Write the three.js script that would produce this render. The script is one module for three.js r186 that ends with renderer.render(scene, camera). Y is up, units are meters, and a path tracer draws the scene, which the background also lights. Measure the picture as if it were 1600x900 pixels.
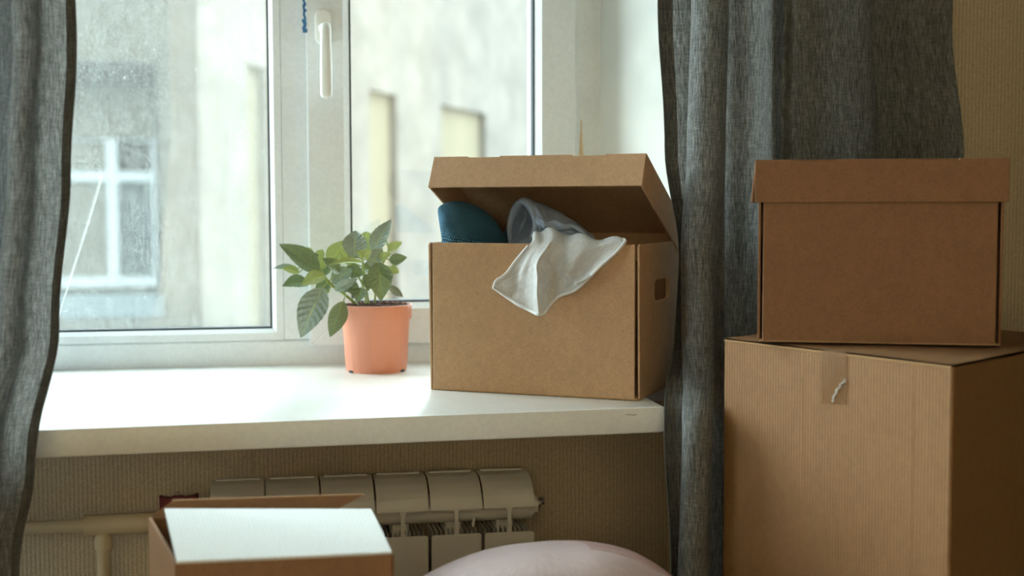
import * as THREE from 'three';
import { RoundedBoxGeometry } from 'three/addons/geometries/RoundedBoxGeometry.js';
import { mergeGeometries, toCreasedNormals } from 'three/addons/utils/BufferGeometryUtils.js';
import { ImprovedNoise } from 'three/addons/math/ImprovedNoise.js';

// ------------------------------------------------------------------ camera, sky, light, exposure
const scene = new THREE.Scene();
const renderer = new THREE.WebGLRenderer({ antialias: true });
renderer.toneMapping = THREE.LinearToneMapping;
renderer.toneMappingExposure = 1.74;
renderer.shadowMap.enabled = true;

const camera = new THREE.PerspectiveCamera(24.76, 16 / 9, 0.05, 200);
camera.position.set(0, 1.16, 2.0);
{
  const yaw = THREE.MathUtils.degToRad(10.2), pitch = THREE.MathUtils.degToRad(3.65);
  camera.lookAt(Math.sin(yaw) * Math.cos(pitch), 1.16 - Math.sin(pitch), 2.0 - Math.cos(yaw) * Math.cos(pitch));
  camera.rotateZ(THREE.MathUtils.degToRad(-0.14));
}
camera.focus = 1.88;
camera.userData.fStop = 3.1;

scene.background = new THREE.Color(0.87, 0.985, 1.03);          // an even overcast sky
scene.backgroundIntensity = 4.6;

const sun = new THREE.DirectionalLight(new THREE.Color(0.93, 1.0, 1.03), 5.4);   // the brighter part of the overcast, high beyond the houses
sun.position.set(-7.7, 4.4, -3.5);
sun.target.position.set(0, 0.9, 0);
sun.castShadow = true;
sun.shadow.radius = 85;
sun.shadow.mapSize.set(2048, 2048);
Object.assign(sun.shadow.camera, { left: -20, right: 20, top: 20, bottom: -20, near: 0.1, far: 60 });
scene.add(sun, sun.target);

// ------------------------------------------------------------------ helpers
const V = (x, y, z) => new THREE.Vector3(x, y, z);
let seed = 7;
const rnd = () => { seed = (seed * 1664525 + 1013904223) >>> 0; return seed / 4294967296; };
const noise = new ImprovedNoise();
const taken = new Map();
function numbered(name) {
  const n = taken.get(name) ?? 0;
  taken.set(name, n + 1);
  return n ? name + '_' + String(n).padStart(3, '0') : name;
}
function thing(name, label, category, at = [0, 0, 0], group) {
  const o = new THREE.Group();
  o.name = numbered(name);
  o.position.set(...at);
  o.userData = { label, category };
  if (group) o.userData.group = group;
  scene.add(o);
  return o;
}
function structure(name, label) {
  const o = new THREE.Group();
  o.name = name;
  o.userData = { kind: 'structure', label };
  scene.add(o);
  return o;
}
function part(name, geometry, material, parent, label) {
  const m = new THREE.Mesh(geometry, material);
  let k = 0;
  const has = (n) => parent.children.some((c) => c.name === n);
  let n = name;
  while (has(n)) n = name + '_' + String(++k).padStart(3, '0');
  m.name = n;
  m.castShadow = m.receiveShadow = true;
  if (label) m.userData.label = label;
  parent.add(m);
  return m;
}
function joint(name, parent, at = [0, 0, 0]) {      // a part that is only a pivot for its pieces
  const o = new THREE.Group();
  o.name = name;
  o.position.set(...at);
  parent.add(o);
  return o;
}
// uv in metres from the position, by the way each triangle faces
function metric(g, swap = false) {
  g = g.index ? g.toNonIndexed() : g;
  const p = g.attributes.position, uv = new Float32Array(p.count * 2), a = V(), b = V(), c = V();
  for (let i = 0; i < p.count; i += 3) {
    a.fromBufferAttribute(p, i); b.fromBufferAttribute(p, i + 1); c.fromBufferAttribute(p, i + 2);
    const n = b.clone().sub(a).cross(c.clone().sub(a)), x = Math.abs(n.x), y = Math.abs(n.y), z = Math.abs(n.z);
    for (let k = 0; k < 3; k++) {
      const q = [a, b, c][k], j = (i + k) * 2;
      let s, t;
      if (z >= x && z >= y) { s = q.x; t = q.y; } else if (x >= y) { s = q.z; t = q.y; } else { s = q.x; t = q.z; }
      uv[j] = swap ? t : s; uv[j + 1] = swap ? s : t;
    }
  }
  g.setAttribute('uv', new THREE.BufferAttribute(uv, 2));
  return g;
}
function box(x0, x1, y0, y1, z0, z1, r = 0) {
  const g = r ? new RoundedBoxGeometry(x1 - x0, y1 - y0, z1 - z0, 2, r) : new THREE.BoxGeometry(x1 - x0, y1 - y0, z1 - z0);
  g.translate((x0 + x1) / 2, (y0 + y1) / 2, (z0 + z1) / 2);
  return metric(g);
}
// a closed prism over an outline of [a, b] points, depth along +z, edges chamfered by r
function prism(points, depth, r = 0, holes = []) {
  const s = new THREE.Shape(points.map((q) => new THREE.Vector2(...q)));
  for (const h of holes) s.holes.push(new THREE.Path(h.map((q) => new THREE.Vector2(...q))));
  const g = new THREE.ExtrudeGeometry(s, { depth: depth - 2 * r, bevelEnabled: r > 0, bevelSize: r, bevelOffset: -r, bevelThickness: r, bevelSegments: 2, curveSegments: 12 });
  if (r) g.translate(0, 0, r);
  return metric(g);
}
function roundRect(x0, x1, y0, y1, r, n = 6) {
  const out = [];
  for (const [cx, cy, a0] of [[x1 - r, y1 - r, 0], [x0 + r, y1 - r, 90], [x0 + r, y0 + r, 180], [x1 - r, y0 + r, 270]])
    for (let i = 0; i <= n; i++) { const a = THREE.MathUtils.degToRad(a0 + (90 * i) / n); out.push([cx + r * Math.cos(a), cy + r * Math.sin(a)]); }
  return out;
}
function tube(points, r, seg = 40, sides = 10) {
  return new THREE.TubeGeometry(new THREE.CatmullRomCurve3(points.map((q) => V(...q))), seg, r, sides, false);
}
// a surface from a function of s, t in 0..1, uv in the units given
function surface(f, ns, nt, us = 1, ut = 1) {
  const pos = [], uv = [], idx = [];
  for (let j = 0; j <= nt; j++) for (let i = 0; i <= ns; i++) {
    const p = f(i / ns, j / nt);
    pos.push(p.x, p.y, p.z);
    uv.push((i / ns) * us, (j / nt) * ut);
  }
  const w = ns + 1;
  for (let j = 0; j < nt; j++) for (let i = 0; i < ns; i++) idx.push(j * w + i, j * w + i + 1, (j + 1) * w + i + 1, j * w + i, (j + 1) * w + i + 1, (j + 1) * w + i);
  const g = new THREE.BufferGeometry();
  g.setAttribute('position', new THREE.Float32BufferAttribute(pos, 3));
  g.setAttribute('uv', new THREE.Float32BufferAttribute(uv, 2));
  g.setIndex(idx);
  g.computeVertexNormals();
  return g;
}
function spline(list, t) {                           // Catmull-Rom through arrays of numbers
  const n = list.length - 1, x = Math.min(Math.max(t, 0), 1) * n, i = Math.min(Math.floor(x), n - 1), f = x - i;
  const a = list[Math.max(i - 1, 0)], b = list[i], c = list[i + 1], d = list[Math.min(i + 2, n)];
  return b.map((_, k) => 0.5 * (2 * b[k] + (c[k] - a[k]) * f + (2 * a[k] - 5 * b[k] + 4 * c[k] - d[k]) * f * f + (3 * b[k] - a[k] - 3 * c[k] + d[k]) * f * f * f));
}
const net = (rows, s, t) => spline(rows.map((r) => spline(r, s)), t);
const smooth = (a, b, x) => { const t = Math.min(Math.max((x - a) / (b - a), 0), 1); return t * t * (3 - 2 * t); };

// ------------------------------------------------------------------ textures
function texture(w, h, f, repeatX, repeatY, color = true) {
  const d = new Uint8Array(w * h * 4);
  for (let y = 0; y < h; y++) for (let x = 0; x < w; x++) {
    const c = f(x / w, y / h, x, y), o = (y * w + x) * 4;
    for (let k = 0; k < 3; k++) d[o + k] = Math.max(0, Math.min(255, 255 * (Array.isArray(c) ? c[k] : c)));
    d[o + 3] = 255;
  }
  const t = new THREE.DataTexture(d, w, h, THREE.RGBAFormat);
  t.wrapS = t.wrapT = THREE.RepeatWrapping;
  t.magFilter = THREE.LinearFilter;
  t.minFilter = THREE.LinearMipmapLinearFilter;
  t.generateMipmaps = true;
  t.repeat.set(repeatX, repeatY);
  if (color) t.colorSpace = THREE.SRGBColorSpace;
  t.needsUpdate = true;
  return t;
}
// tiling value noise
function grid(n, m) { const a = new Float32Array(n * m); for (let i = 0; i < a.length; i++) a[i] = rnd(); return (u, v) => {
  const x = ((u % 1) + 1) % 1 * n, y = ((v % 1) + 1) % 1 * m, i = Math.floor(x), j = Math.floor(y), f = x - i, g = y - j, q = (a_, b_) => a[(b_ % m) * n + (a_ % n)];
  return (q(i, j) * (1 - f) + q(i + 1, j) * f) * (1 - g) + (q(i, j + 1) * (1 - f) + q(i + 1, j + 1) * f) * g; }; }
const n1 = grid(11, 13), n2 = grid(37, 31), n3 = grid(128, 128), n4 = grid(256, 256), streakV = grid(220, 26), streakH = grid(26, 220);

const kraftMap = texture(512, 512, (u, v) => {
  const s = 0.93 + 0.05 * (n3(u, v) - 0.5) + 0.10 * (n4(u, v) - 0.5) + 0.04 * (n2(u, v) - 0.5) + 0.03 * (n1(u, v) - 0.5);
  return [s, s * 0.995, s * 0.985];
}, 4, 4);
const fluteMap = texture(512, 512, (u, v) => {                    // liner over vertical flutes, 54 to 0.25 m
  const k = 0.5 + 0.5 * Math.cos(u * 54 * 2 * Math.PI), s = 0.90 + 0.055 * k + 0.08 * (n4(u, v) - 0.5) + 0.05 * (n2(u, v) - 0.5);
  return [s, s * 0.99, s * 0.97];
}, 4, 4);
const fluteBump = texture(512, 64, (u) => 0.5 + 0.5 * Math.cos(u * 54 * 2 * Math.PI), 4, 4, false);
const paperMap = texture(512, 512, (u, v) => { const s = 0.95 + 0.012 * Math.cos(u * 60 * 2 * Math.PI) + 0.06 * (n4(u, v) - 0.5); return s; }, 4, 4);
const wallMap = texture(512, 512, (u, v) => {                     // ribbed wallpaper, 16 ribs to 0.104 m, knotted weave
  const rib = Math.pow(0.5 + 0.5 * Math.cos(u * 16 * 2 * Math.PI), 0.7), weft = 0.5 + 0.5 * Math.cos(v * 52 * 2 * Math.PI + Math.floor(u * 16) * 1.7);
  const s = 0.78 + 0.05 * rib + 0.06 * weft * rib + 0.20 * (n3(u, v) - 0.5) + 0.22 * (n4(u, v) - 0.5);
  return [s, s * 0.985, s * 0.96];
}, 1 / 0.104, 1 / 0.104);
const wallBump = texture(512, 512, (u, v) => {
  const rib = Math.pow(0.5 + 0.5 * Math.cos(u * 16 * 2 * Math.PI), 0.7), weft = 0.5 + 0.5 * Math.cos(v * 52 * 2 * Math.PI + Math.floor(u * 16) * 1.7);
  return 0.2 + 0.5 * rib + 0.2 * weft * rib + 0.1 * n4(u, v);
}, 1 / 0.104, 1 / 0.104, false);
const linenMap = texture(512, 512, (u, v) => {                    // grey melange, yarns running down
  const a = streakV(u, v), b = streakV(u * 1 + 0.37, v + 0.21), c = streakH(u, v);
  const s = 0.66 + 0.26 * (a - 0.5) + 0.22 * (b - 0.5) + 0.12 * (c - 0.5) + 0.18 * (n4(u, v) - 0.5);
  return [s, s, s * 0.985];
}, 4, 4);
const linenBump = texture(512, 512, (u, v) => 0.5 * (0.5 + 0.5 * Math.cos(u * 180 * 2 * Math.PI)) + 0.5 * streakV(u, v), 4, 4, false);
const knitBump = texture(256, 256, (u, v) => {                    // moss stitch: staggered bobbles, 8 x 10 to a tile
  const row = Math.floor(v * 10), x = (u * 8 + (row % 2) * 0.5) % 1 - 0.5, y = (v * 10) % 1 - 0.5;
  return Math.max(0, 1 - 3.2 * (x * x + y * y)) * 0.9;
}, 1 / 0.046, 1 / 0.046, false);
const knitMap = texture(256, 256, (u, v) => {
  const row = Math.floor(v * 10), x = (u * 8 + (row % 2) * 0.5) % 1 - 0.5, y = (v * 10) % 1 - 0.5, k = Math.max(0, 1 - 3.0 * (x * x + y * y));
  const s = 0.42 + 0.55 * k + 0.08 * (n4(u, v) - 0.5);
  return s;
}, 1 / 0.046, 1 / 0.046);
const weaveMap = texture(256, 256, (u, v) => 0.88 + 0.10 * (n4(u, v) - 0.5) + 0.08 * (streakV(u, v) - 0.5) + 0.05 * (n2(u, v) - 0.5), 5, 5);
const weaveBump = texture(256, 256, (u, v) => 0.5 + 0.25 * Math.cos(u * 90 * 2 * Math.PI) + 0.25 * Math.cos(v * 90 * 2 * Math.PI), 5, 5, false);
const soilMap = texture(256, 256, (u, v) => { const s = 0.35 + 0.9 * (n4(u, v) - 0.4) * n2(u, v) + 0.3 * (n3(u, v) - 0.5); return [s * 1.1, s * 0.85, s * 0.65]; }, 1, 1);
const leafMap = texture(128, 256, (u, v) => {
  const x = Math.abs(u - 0.5) * 2, side = Math.abs(((v * 8 - x * 1.6) % 1 + 1) % 1 - 0.5) * 2;
  const mid = Math.exp(-x * x * 500), vein = Math.exp(-(1 - side) * (1 - side) * 50) * 0.5 * (1 - mid);
  const s = 0.84 + 0.14 * (n2(u, v) - 0.5) + 0.10 * (n3(u, v) - 0.5), k = mid * 0.8 + vein * 0.6;
  return [s + (1 - s) * k, s + (1 - s) * k, s * (1 - 0.1 * k)];
}, 1, 1);
const pvcMap = texture(256, 256, (u, v) => 0.965 + 0.03 * (n3(u, v) - 0.5) + 0.025 * (n1(u, v) - 0.5), 2, 2);
const plasterMap = texture(512, 512, (u, v) => { const s = 0.9 + 0.12 * (n1(u, v) - 0.5) + 0.10 * (n2(u, v) - 0.5) + 0.06 * (n3(u, v) - 0.5); return [s, s, s * 0.98]; }, 0.2, 0.2);
const woodMap = texture(512, 512, (u, v) => { const s = 0.72 + 0.35 * (streakV(u * 0.25, v * 0.25) - 0.5) + 0.12 * (n3(u, v) - 0.5); return [s, s * 0.85, s * 0.66]; }, 1, 1);
// dried rain on glass: small splashes and runs, each with an edge of its own
const dust = (() => {
  const w = 1024, h = 1024, a = new Float32Array(w * h);
  for (let i = 0; i < w * h; i++) { const x = i % w, y = Math.floor(i / w); a[i] = 0.17 + 0.05 * (n2(x / w, y / h) - 0.5) + 0.16 * (n4(x / w * 2, y / h * 2) - 0.5) + 0.06 * (streakV(x / w, y / h) - 0.5); }
  for (let k = 0; k < 42000; k++) {
    const cx = rnd() * w, cy = rnd() * h, r = 0.55 + 0.75 * Math.pow(rnd(), 5), tall = 1 + rnd() * 1.2, s = 0.08 + 0.5 * Math.pow(rnd(), 3);
    for (let y = Math.floor(cy - r * tall - 1); y <= cy + r * tall + 1; y++) for (let x = Math.floor(cx - r - 1); x <= cx + r + 1; x++) {
      const q = ((x - cx) / r) ** 2 + ((y - cy) / (r * tall)) ** 2;
      if (q < 1) { const i = ((y + h) % h) * w + ((x + w) % w); a[i] = Math.min(0.9, a[i] + s * (1 - q * 0.6)); }
    }
  }
  return texture(w, h, (u, v, x, y) => a[y * w + x], 1 / 0.55, 1 / 0.55, false);
})();

// ------------------------------------------------------------------ materials
const std = (o) => new THREE.MeshStandardMaterial({ side: THREE.DoubleSide, ...o });
const phy = (o) => new THREE.MeshPhysicalMaterial({ side: THREE.DoubleSide, ...o });
const M = {
  pvc: phy({ color: 0xeef4f7, map: pvcMap, roughness: 0.32 }),
  handle: phy({ color: 0xf4f6f3, roughness: 0.28 }),
  gasket: std({ color: 0x2c3338, roughness: 0.6 }),
  sill: phy({ color: 0xf2f2ee, map: pvcMap, roughness: 0.34 }),
  reveal: std({ color: 0xeef2f2, map: plasterMap, roughness: 0.85 }),
  wallpaper: std({ color: 0xefdbb9, map: wallMap, bumpMap: wallBump, bumpScale: 0.0005, roughness: 0.85 }),
  roomPaint: std({ color: 0xbdab90, map: plasterMap, roughness: 0.9 }),
  ceiling: std({ color: 0xe6e2d8, map: plasterMap, roughness: 0.95 }),
  floor: std({ color: 0x9a6f45, map: woodMap, roughness: 0.45 }),
  glass: phy({ color: 0xf6fbfa, transmission: 1, thickness: 0, roughness: 0, ior: 1.5 }),
  dust: phy({ color: 0xe4e8e4, alphaMap: dust, transparent: true, roughness: 1, transmission: 0.55, thickness: 0, specularIntensity: 0 }),
  smear: phy({ color: 0xf2f6f4, roughness: 0.6, transmission: 0.4, thickness: 0, transparent: true, opacity: 0.75 }),
  blueFilm: phy({ color: 0x3f78a8, roughness: 0.5 }),
  scuff: std({ color: 0xa39a8c, roughness: 0.8 }),
  foam: std({ color: 0xdcc39a, roughness: 0.9 }),
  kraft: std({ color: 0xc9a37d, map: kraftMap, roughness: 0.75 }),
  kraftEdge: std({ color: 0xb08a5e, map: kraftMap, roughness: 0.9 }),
  shadedKraft: std({ color: 0x8d623d, map: kraftMap, roughness: 0.75 }),  // same box kraft, darkened in colour to stand for shade
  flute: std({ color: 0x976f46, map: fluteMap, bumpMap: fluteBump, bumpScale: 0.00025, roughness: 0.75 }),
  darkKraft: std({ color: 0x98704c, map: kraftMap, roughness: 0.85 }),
  whiteBoard: std({ color: 0xf7faf9, map: paperMap, roughness: 0.7 }),
  tape: phy({ color: 0x8a6238, roughness: 0.25, transparent: true, opacity: 0.55, clearcoat: 0.6, clearcoatRoughness: 0.2 }),
  curtain: phy({ color: 0xbfc1c1, map: linenMap, bumpMap: linenBump, bumpScale: 0.0004, roughness: 0.95, transmission: 0.36, thickness: 0, specularIntensity: 0.2 }),
  curtainHem: std({ color: 0x8e8d8a, map: linenMap, bumpMap: linenBump, bumpScale: 0.0004, roughness: 0.95 }),
  sheer: phy({ color: 0xe2c4a0, roughness: 1, transmission: 0.75, thickness: 0, specularIntensity: 0 }),  // tan cloth of the added window, there to warm the fill light
  whiteCloth: phy({ color: 0xfafcfc, map: weaveMap, bumpMap: weaveBump, bumpScale: 0.0002, roughness: 0.9, transmission: 0.35, thickness: 0, specularIntensity: 0.2 }),
  whiteHem: phy({ color: 0xfcfdfd, map: weaveMap, roughness: 0.9, specularIntensity: 0.2 }),
  blueGrey: phy({ color: 0xb4c6e0, map: weaveMap, bumpMap: weaveBump, bumpScale: 0.0002, roughness: 0.9, specularIntensity: 0.3 }),
  knit: std({ color: 0x62b2da, map: knitMap, bumpMap: knitBump, bumpScale: 0.0035, roughness: 0.9 }),
  greyCloth: std({ color: 0x565c62, map: weaveMap, roughness: 0.95 }),
  pink: phy({ color: 0xe6cfcf, map: weaveMap, roughness: 0.5, sheen: 0.5, sheenColor: new THREE.Color(0.9, 0.85, 0.85), sheenRoughness: 0.4 }),
  pinkSide: phy({ color: 0xd9b4b1, map: weaveMap, roughness: 0.55 }),
  enamel: phy({ color: 0xece6d8, roughness: 0.42 }),
  pipe: phy({ color: 0xdccaa6, roughness: 0.5 }),
  metal: std({ color: 0xa39a8c, roughness: 0.35, metalness: 0.8 }),
  redValve: phy({ color: 0x6e1418, roughness: 0.45 }),
  terracotta: phy({ color: 0xd48f74, roughness: 0.42, specularIntensity: 0.7 }),
  soil: std({ color: 0x8a6a50, map: soilMap, roughness: 1 }),
  stem: phy({ color: 0x8c9a4e, roughness: 0.55 }),
  leafD: phy({ color: 0x90a578, map: leafMap, roughness: 0.33, transmission: 0.3, thickness: 0 }),
  leafS: phy({ color: 0xb4c8bb, map: leafMap, roughness: 0.27 }),
  leafL: phy({ color: 0xd0de8c, map: leafMap, roughness: 0.4, transmission: 0.35, thickness: 0 }),
  facade: std({ color: 0x57524b, map: plasterMap, roughness: 0.95 }),
  facadeSide: std({ color: 0x857f79, map: plasterMap, roughness: 0.95 }),  // lighter than the front wall; the side's brightness in daylight is in its colour
  darkBrown: std({ color: 0x1c130f, roughness: 0.9 }),
  zinc: std({ color: 0x4c565b, roughness: 0.7 }),
  farFrame: std({ color: 0x878d8f, roughness: 0.7 }),
  farGlass: phy({ color: 0x2c3638, roughness: 0.7, specularIntensity: 0.2 }),
  farShade: std({ color: 0x7d7460, roughness: 0.9 }),
  asphalt: std({ color: 0x7a7c7c, map: plasterMap, roughness: 0.95 }),
  darkWood: std({ color: 0x4a3424, map: woodMap, roughness: 0.5 }),
  bench: std({ color: 0x7a5e48, map: weaveMap, roughness: 0.95 }),
};

// ------------------------------------------------------------------ the room
const X0 = -1.70, X1 = 0.575, SILL = 0.883, HEAD = 2.45;           // the window opening at the frame
const T = 0.0;                                                       // room face of the window wall
const wallBack = structure('wall_back', 'window wall covered in ribbed beige wallpaper');
{
  const OUT = -0.5, NZ = -0.075;
  const side = (pts) => { const g = prism(pts.map(([x, z]) => [x, -z]), 2.75); g.rotateX(-Math.PI / 2); return metric(g); };
  part('right_section', side([[0.69, T], [2.4, T], [2.4, OUT], [0.60, OUT], [0.60, -0.34]]), M.wallpaper, wallBack);
  part('left_section', side([[-2.2, T], [-1.83, T], [-1.72, -0.34], [-1.72, OUT], [-2.2, OUT]]), M.wallpaper, wallBack);
  part('lintel', box(-1.85, 0.72, HEAD, 2.75, OUT, T), M.wallpaper, wallBack);
  part('niche_back', box(-1.83, -0.0400, 0, SILL - 0.034, OUT, NZ), M.wallpaper, wallBack);
  part('niche_back', box(-0.0394, 0.70, 0, SILL - 0.034, OUT, NZ), M.wallpaper, wallBack);
  // plastered reveals, splayed towards the room
  part('reveal', (() => { const g = prism([[0.69, 0.001], [0.575, -0.302], [0.60, -0.33], [0.71, 0.0]].map(([x, z]) => [x, -z]), HEAD - SILL + 0.02); g.rotateX(-Math.PI / 2); return metric(g.translate(0, SILL - 0.01, 0)); })(), M.reveal, wallBack, 'white plastered window reveal');
  part('reveal', (() => { const g = prism([[-1.85, 0.0], [-1.72, -0.33], [-1.70, -0.302], [-1.83, 0.001]].map(([x, z]) => [x, -z]), HEAD - SILL + 0.02); g.rotateX(-Math.PI / 2); return metric(g.translate(0, SILL - 0.01, 0)); })(), M.reveal, wallBack);
  part('reveal_head', box(-1.83, 0.66, HEAD - 0.012, HEAD, -0.36, T), M.reveal, wallBack);
}
const plain = (name, label, g, m) => { const o = new THREE.Mesh(g, m); o.name = name; o.userData = { kind: 'structure', label }; o.castShadow = o.receiveShadow = true; scene.add(o); return o; };
plain('floor', 'brown wooden room floor', box(-2.2, 2.4, -0.2, 0, -0.5, 3.5), M.floor);
plain('ceiling', 'off-white room ceiling', box(-2.5, 2.5, 2.75, 2.95, -0.5, 3.8), M.ceiling);
const leftWall = structure('wall_left', 'beige room wall on the left with an added glazed balcony door');
const DZ0 = 0.55, DZ1 = 1.45, DY1 = 2.25;
part('wall_beside', box(-2.5, -2.2, -0.2, 2.75, -0.5, DZ0), M.roomPaint, leftWall);
part('wall_beside', box(-2.5, -2.2, -0.2, 2.75, DZ1, 3.8), M.roomPaint, leftWall);
part('wall_above', box(-2.5, -2.2, DY1, 2.75, DZ0, DZ1), M.roomPaint, leftWall);
part('threshold', box(-2.5, -2.2, -0.2, 0.05, DZ0, DZ1), M.sill, leftWall);
plain('wall_right', 'beige room wall on the right', box(1.7, 2.0, -0.2, 2.75, -0.5, 3.8), M.roomPaint);
const frontWall = structure('wall_front', 'beige room wall behind the camera with an added wide window');
const LX0 = -1.3, LX1 = 0.8, LY0 = 0.6, LY1 = 2.5, LZ = 3.5;
part('wall_below', box(-2.2, 2.4, -0.2, LY0, LZ, LZ + 0.3), M.roomPaint, frontWall);
part('wall_above', box(-2.2, 2.4, LY1, 2.75, LZ, LZ + 0.3), M.roomPaint, frontWall);
part('wall_beside', box(-2.2, LX0, LY0, LY1, LZ, LZ + 0.3), M.roomPaint, frontWall);
part('wall_beside', box(LX1, 2.4, LY0, LY1, LZ, LZ + 0.3), M.roomPaint, frontWall);

// ------------------------------------------------------------------ the window
const win = structure('window_1', 'white plastic double window with a deep white sill');
// a rectangular frame of four mitred rails; profile: [distance inwards from the outline, z]
function rails(name, x0, x1, y0, y1, profile, m, parent, gap = 0.00025) {
  const at = (c, d) => [[x0 + d, y0 + d], [x1 - d, y0 + d], [x1 - d, y1 - d], [x0 + d, y1 - d]][c];
  const dirs = [[1, 0], [0, 1], [-1, 0], [0, -1]];
  for (let k = 0; k < 4; k++) {
    const n = profile.length, pos = [], e = (c, i, s) => { const q = at(c, profile[i][0]); return [q[0] + dirs[k][0] * s, q[1] + dirs[k][1] * s, profile[i][1]]; };
    const a = k, b = (k + 1) % 4;
    for (let i = 0; i < n; i++) {
      const j = (i + 1) % n, p = e(a, i, gap), q = e(b, i, -gap), r = e(b, j, -gap), t = e(a, j, gap);
      pos.push(...p, ...q, ...r, ...p, ...r, ...t);
    }
    for (const [c, s] of [[a, gap], [b, -gap]]) for (let i = 1; i < n - 1; i++) pos.push(...e(c, 0, s), ...e(c, i, s), ...e(c, i + 1, s));
    const g = new THREE.BufferGeometry();
    g.setAttribute('position', new THREE.Float32BufferAttribute(pos, 3));
    g.computeVertexNormals();
    part(name, metric(g), m, parent);
  }
}
const F = -0.30, S2 = -0.283;                                        // room faces of the fixed frame and of the opening sash
{
  const frame = joint('fixed_frame', win), Y0 = 0.868;
  rails('rail', X0 - 0.02, X1 + 0.01, Y0, HEAD, [[0, -0.37], [0, F], [0.055, F], [0.058, F - 0.003], [0.058, -0.37]], M.pvc, frame);
  part('mullion', box(0.012, 0.068, Y0 + 0.0585, HEAD - 0.0585, -0.37, F, 0.002), M.pvc, frame);
  part('mullion', box(-1.06, -1.0, Y0 + 0.0585, HEAD - 0.0585, -0.37, F, 0.002), M.pvc, frame);
  part('pane', box(X0 + 0.04, -1.06, Y0 + 0.06, HEAD - 0.06, -0.328, -0.327), M.glass, frame);
  // left, fixed light: bead, gasket, glass
  const left = joint('left_light', win);
  rails('glazing_rail', -0.9998, 0.0118, Y0 + 0.0585, HEAD - 0.0585, [[0, -0.365], [0, F], [0.0125, F], [0.0195, F - 0.009], [0.0195, -0.36]], M.pvc, left);
  rails('gasket', -0.981, -0.0075, Y0 + 0.0775, HEAD - 0.0775, [[0, -0.33], [0, F - 0.0085], [0.0035, F - 0.011], [0.0035, -0.33]], M.gasket, left);
  part('pane', box(-0.981, -0.0075, Y0 + 0.0775, HEAD - 0.0775, -0.328, -0.327), M.glass, left);
  part('dried_rain', metric(new THREE.PlaneGeometry(0.98, 1.42).translate(-0.503, 1.657, -0.3262)), M.dust, left, 'speckled dried rain and dust on the left pane');
  {                                                                  // a white smear running down the pane
    const pts = [[-0.290, 1.209, 0.0012], [-0.2935, 1.196, 0.0026], [-0.3045, 1.160, 0.0023], [-0.3165, 1.122, 0.0023], [-0.3275, 1.088, 0.0018], [-0.3390, 1.053, 0.0018], [-0.3495, 1.02, 0.0012], [-0.361, 0.985, 0.0011], [-0.368, 0.962, 0.0006]];
    part('smear', surface((s, t) => { const p = spline(pts, t), w = p[2] * (1 + 0.6 * noise.noise(t * 90, 3, 0)); return V(p[0] + (s - 0.5) * 2 * w, p[1], -0.3255 + 0.0006 * Math.sin(Math.PI * s)); }, 4, 80), M.smear, left, 'white streak running down the left pane');
  }
  // right, opening sash
  const sash = joint('opening_sash', win);
  rails('sash_rail', 0.0556, 0.5275, 0.9165, HEAD - 0.045, [[0, -0.36], [0, S2 - 0.002], [0.002, S2], [0.062, S2], [0.073, S2 - 0.012], [0.073, -0.36]], M.pvc, sash);
  rails('gasket', 0.1286, 0.4545, 0.9895, HEAD - 0.118, [[0, -0.32], [0, S2 - 0.0115], [0.0032, S2 - 0.014], [0.0032, -0.32]], M.gasket, sash);
  part('pane', box(0.128, 0.455, 0.989, HEAD - 0.118, -0.322, -0.321), M.glass, sash);
  // lever handle
  const hx = 0.0835;
  const rose = prism(roundRect(-0.0145, 0.0145, -0.031, 0.031, 0.0144, 8), 0.009, 0.003); rose.translate(hx + 0.001, 1.462, S2);
  const handle = part('handle', rose, M.handle, sash, 'white lever window handle pointing down');
  const neck = new THREE.CylinderGeometry(0.0085, 0.0095, 0.03, 24).rotateX(Math.PI / 2).translate(hx + 0.002, 1.460, S2 + 0.022);
  part('neck', neck, M.handle, handle);
  const path = [[0, 0], [0.012, -0.004], [0.016, -0.018], [0.0165, -0.05], [0.0175, -0.085], [0.0175, -0.125]].map(([z, y]) => [hx + 0.0035, 1.462 + y, S2 + 0.026 + z]);
  const lever = surface((s, t) => {
    const q = spline(path, t), q2 = spline(path, Math.min(t + 0.01, 1)), q0 = spline(path, Math.max(t - 0.01, 0)), d = V(...q2).sub(V(...q0)).normalize(), x = V(1, 0, 0), n = x.clone().cross(d).normalize();
    const cap = Math.sqrt(Math.max(0, 1 - Math.pow(Math.max(0, t - 0.93) / 0.07, 2))) * Math.sqrt(Math.max(0, 1 - Math.pow(Math.max(0, 0.06 - t) / 0.06, 2)));
    const a = s * 2 * Math.PI, w = (0.0088 + 0.0012 * smooth(0.3, 0.9, t)) * cap, h = 0.0065 * cap;
    return V(...q).addScaledVector(x, w * Math.cos(a)).addScaledVector(n, h * Math.sin(a));
  }, 24, 60);
  part('lever', lever, M.handle, handle);
  // a shred of blue protective film left in the joint of frame and sash
  const film = [];
  for (let k = 0; k < 26; k++) { const y = 1.452 + k * 0.0042; film.push([0.0532 + 0.0012 * Math.sin(k * 2.3), y, S2 + 0.0012 + 0.0014 * rnd(), 0.0016 + 0.0022 * rnd()]); }
  film[0][3] = 0.0035; film[1][3] = 0.0042;
  part('film_shred', surface((s, t) => { const p = spline(film, t); return V(p[0] + (s - 0.5) * 2 * p[3], p[1] + 0.002 * noise.noise(s * 4, t * 50, 1), p[2] + 0.0012 * noise.noise(s * 3, t * 40, 5)); }, 5, 120), M.blueFilm, win, 'crumpled shred of blue protective film in the window joint');
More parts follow.
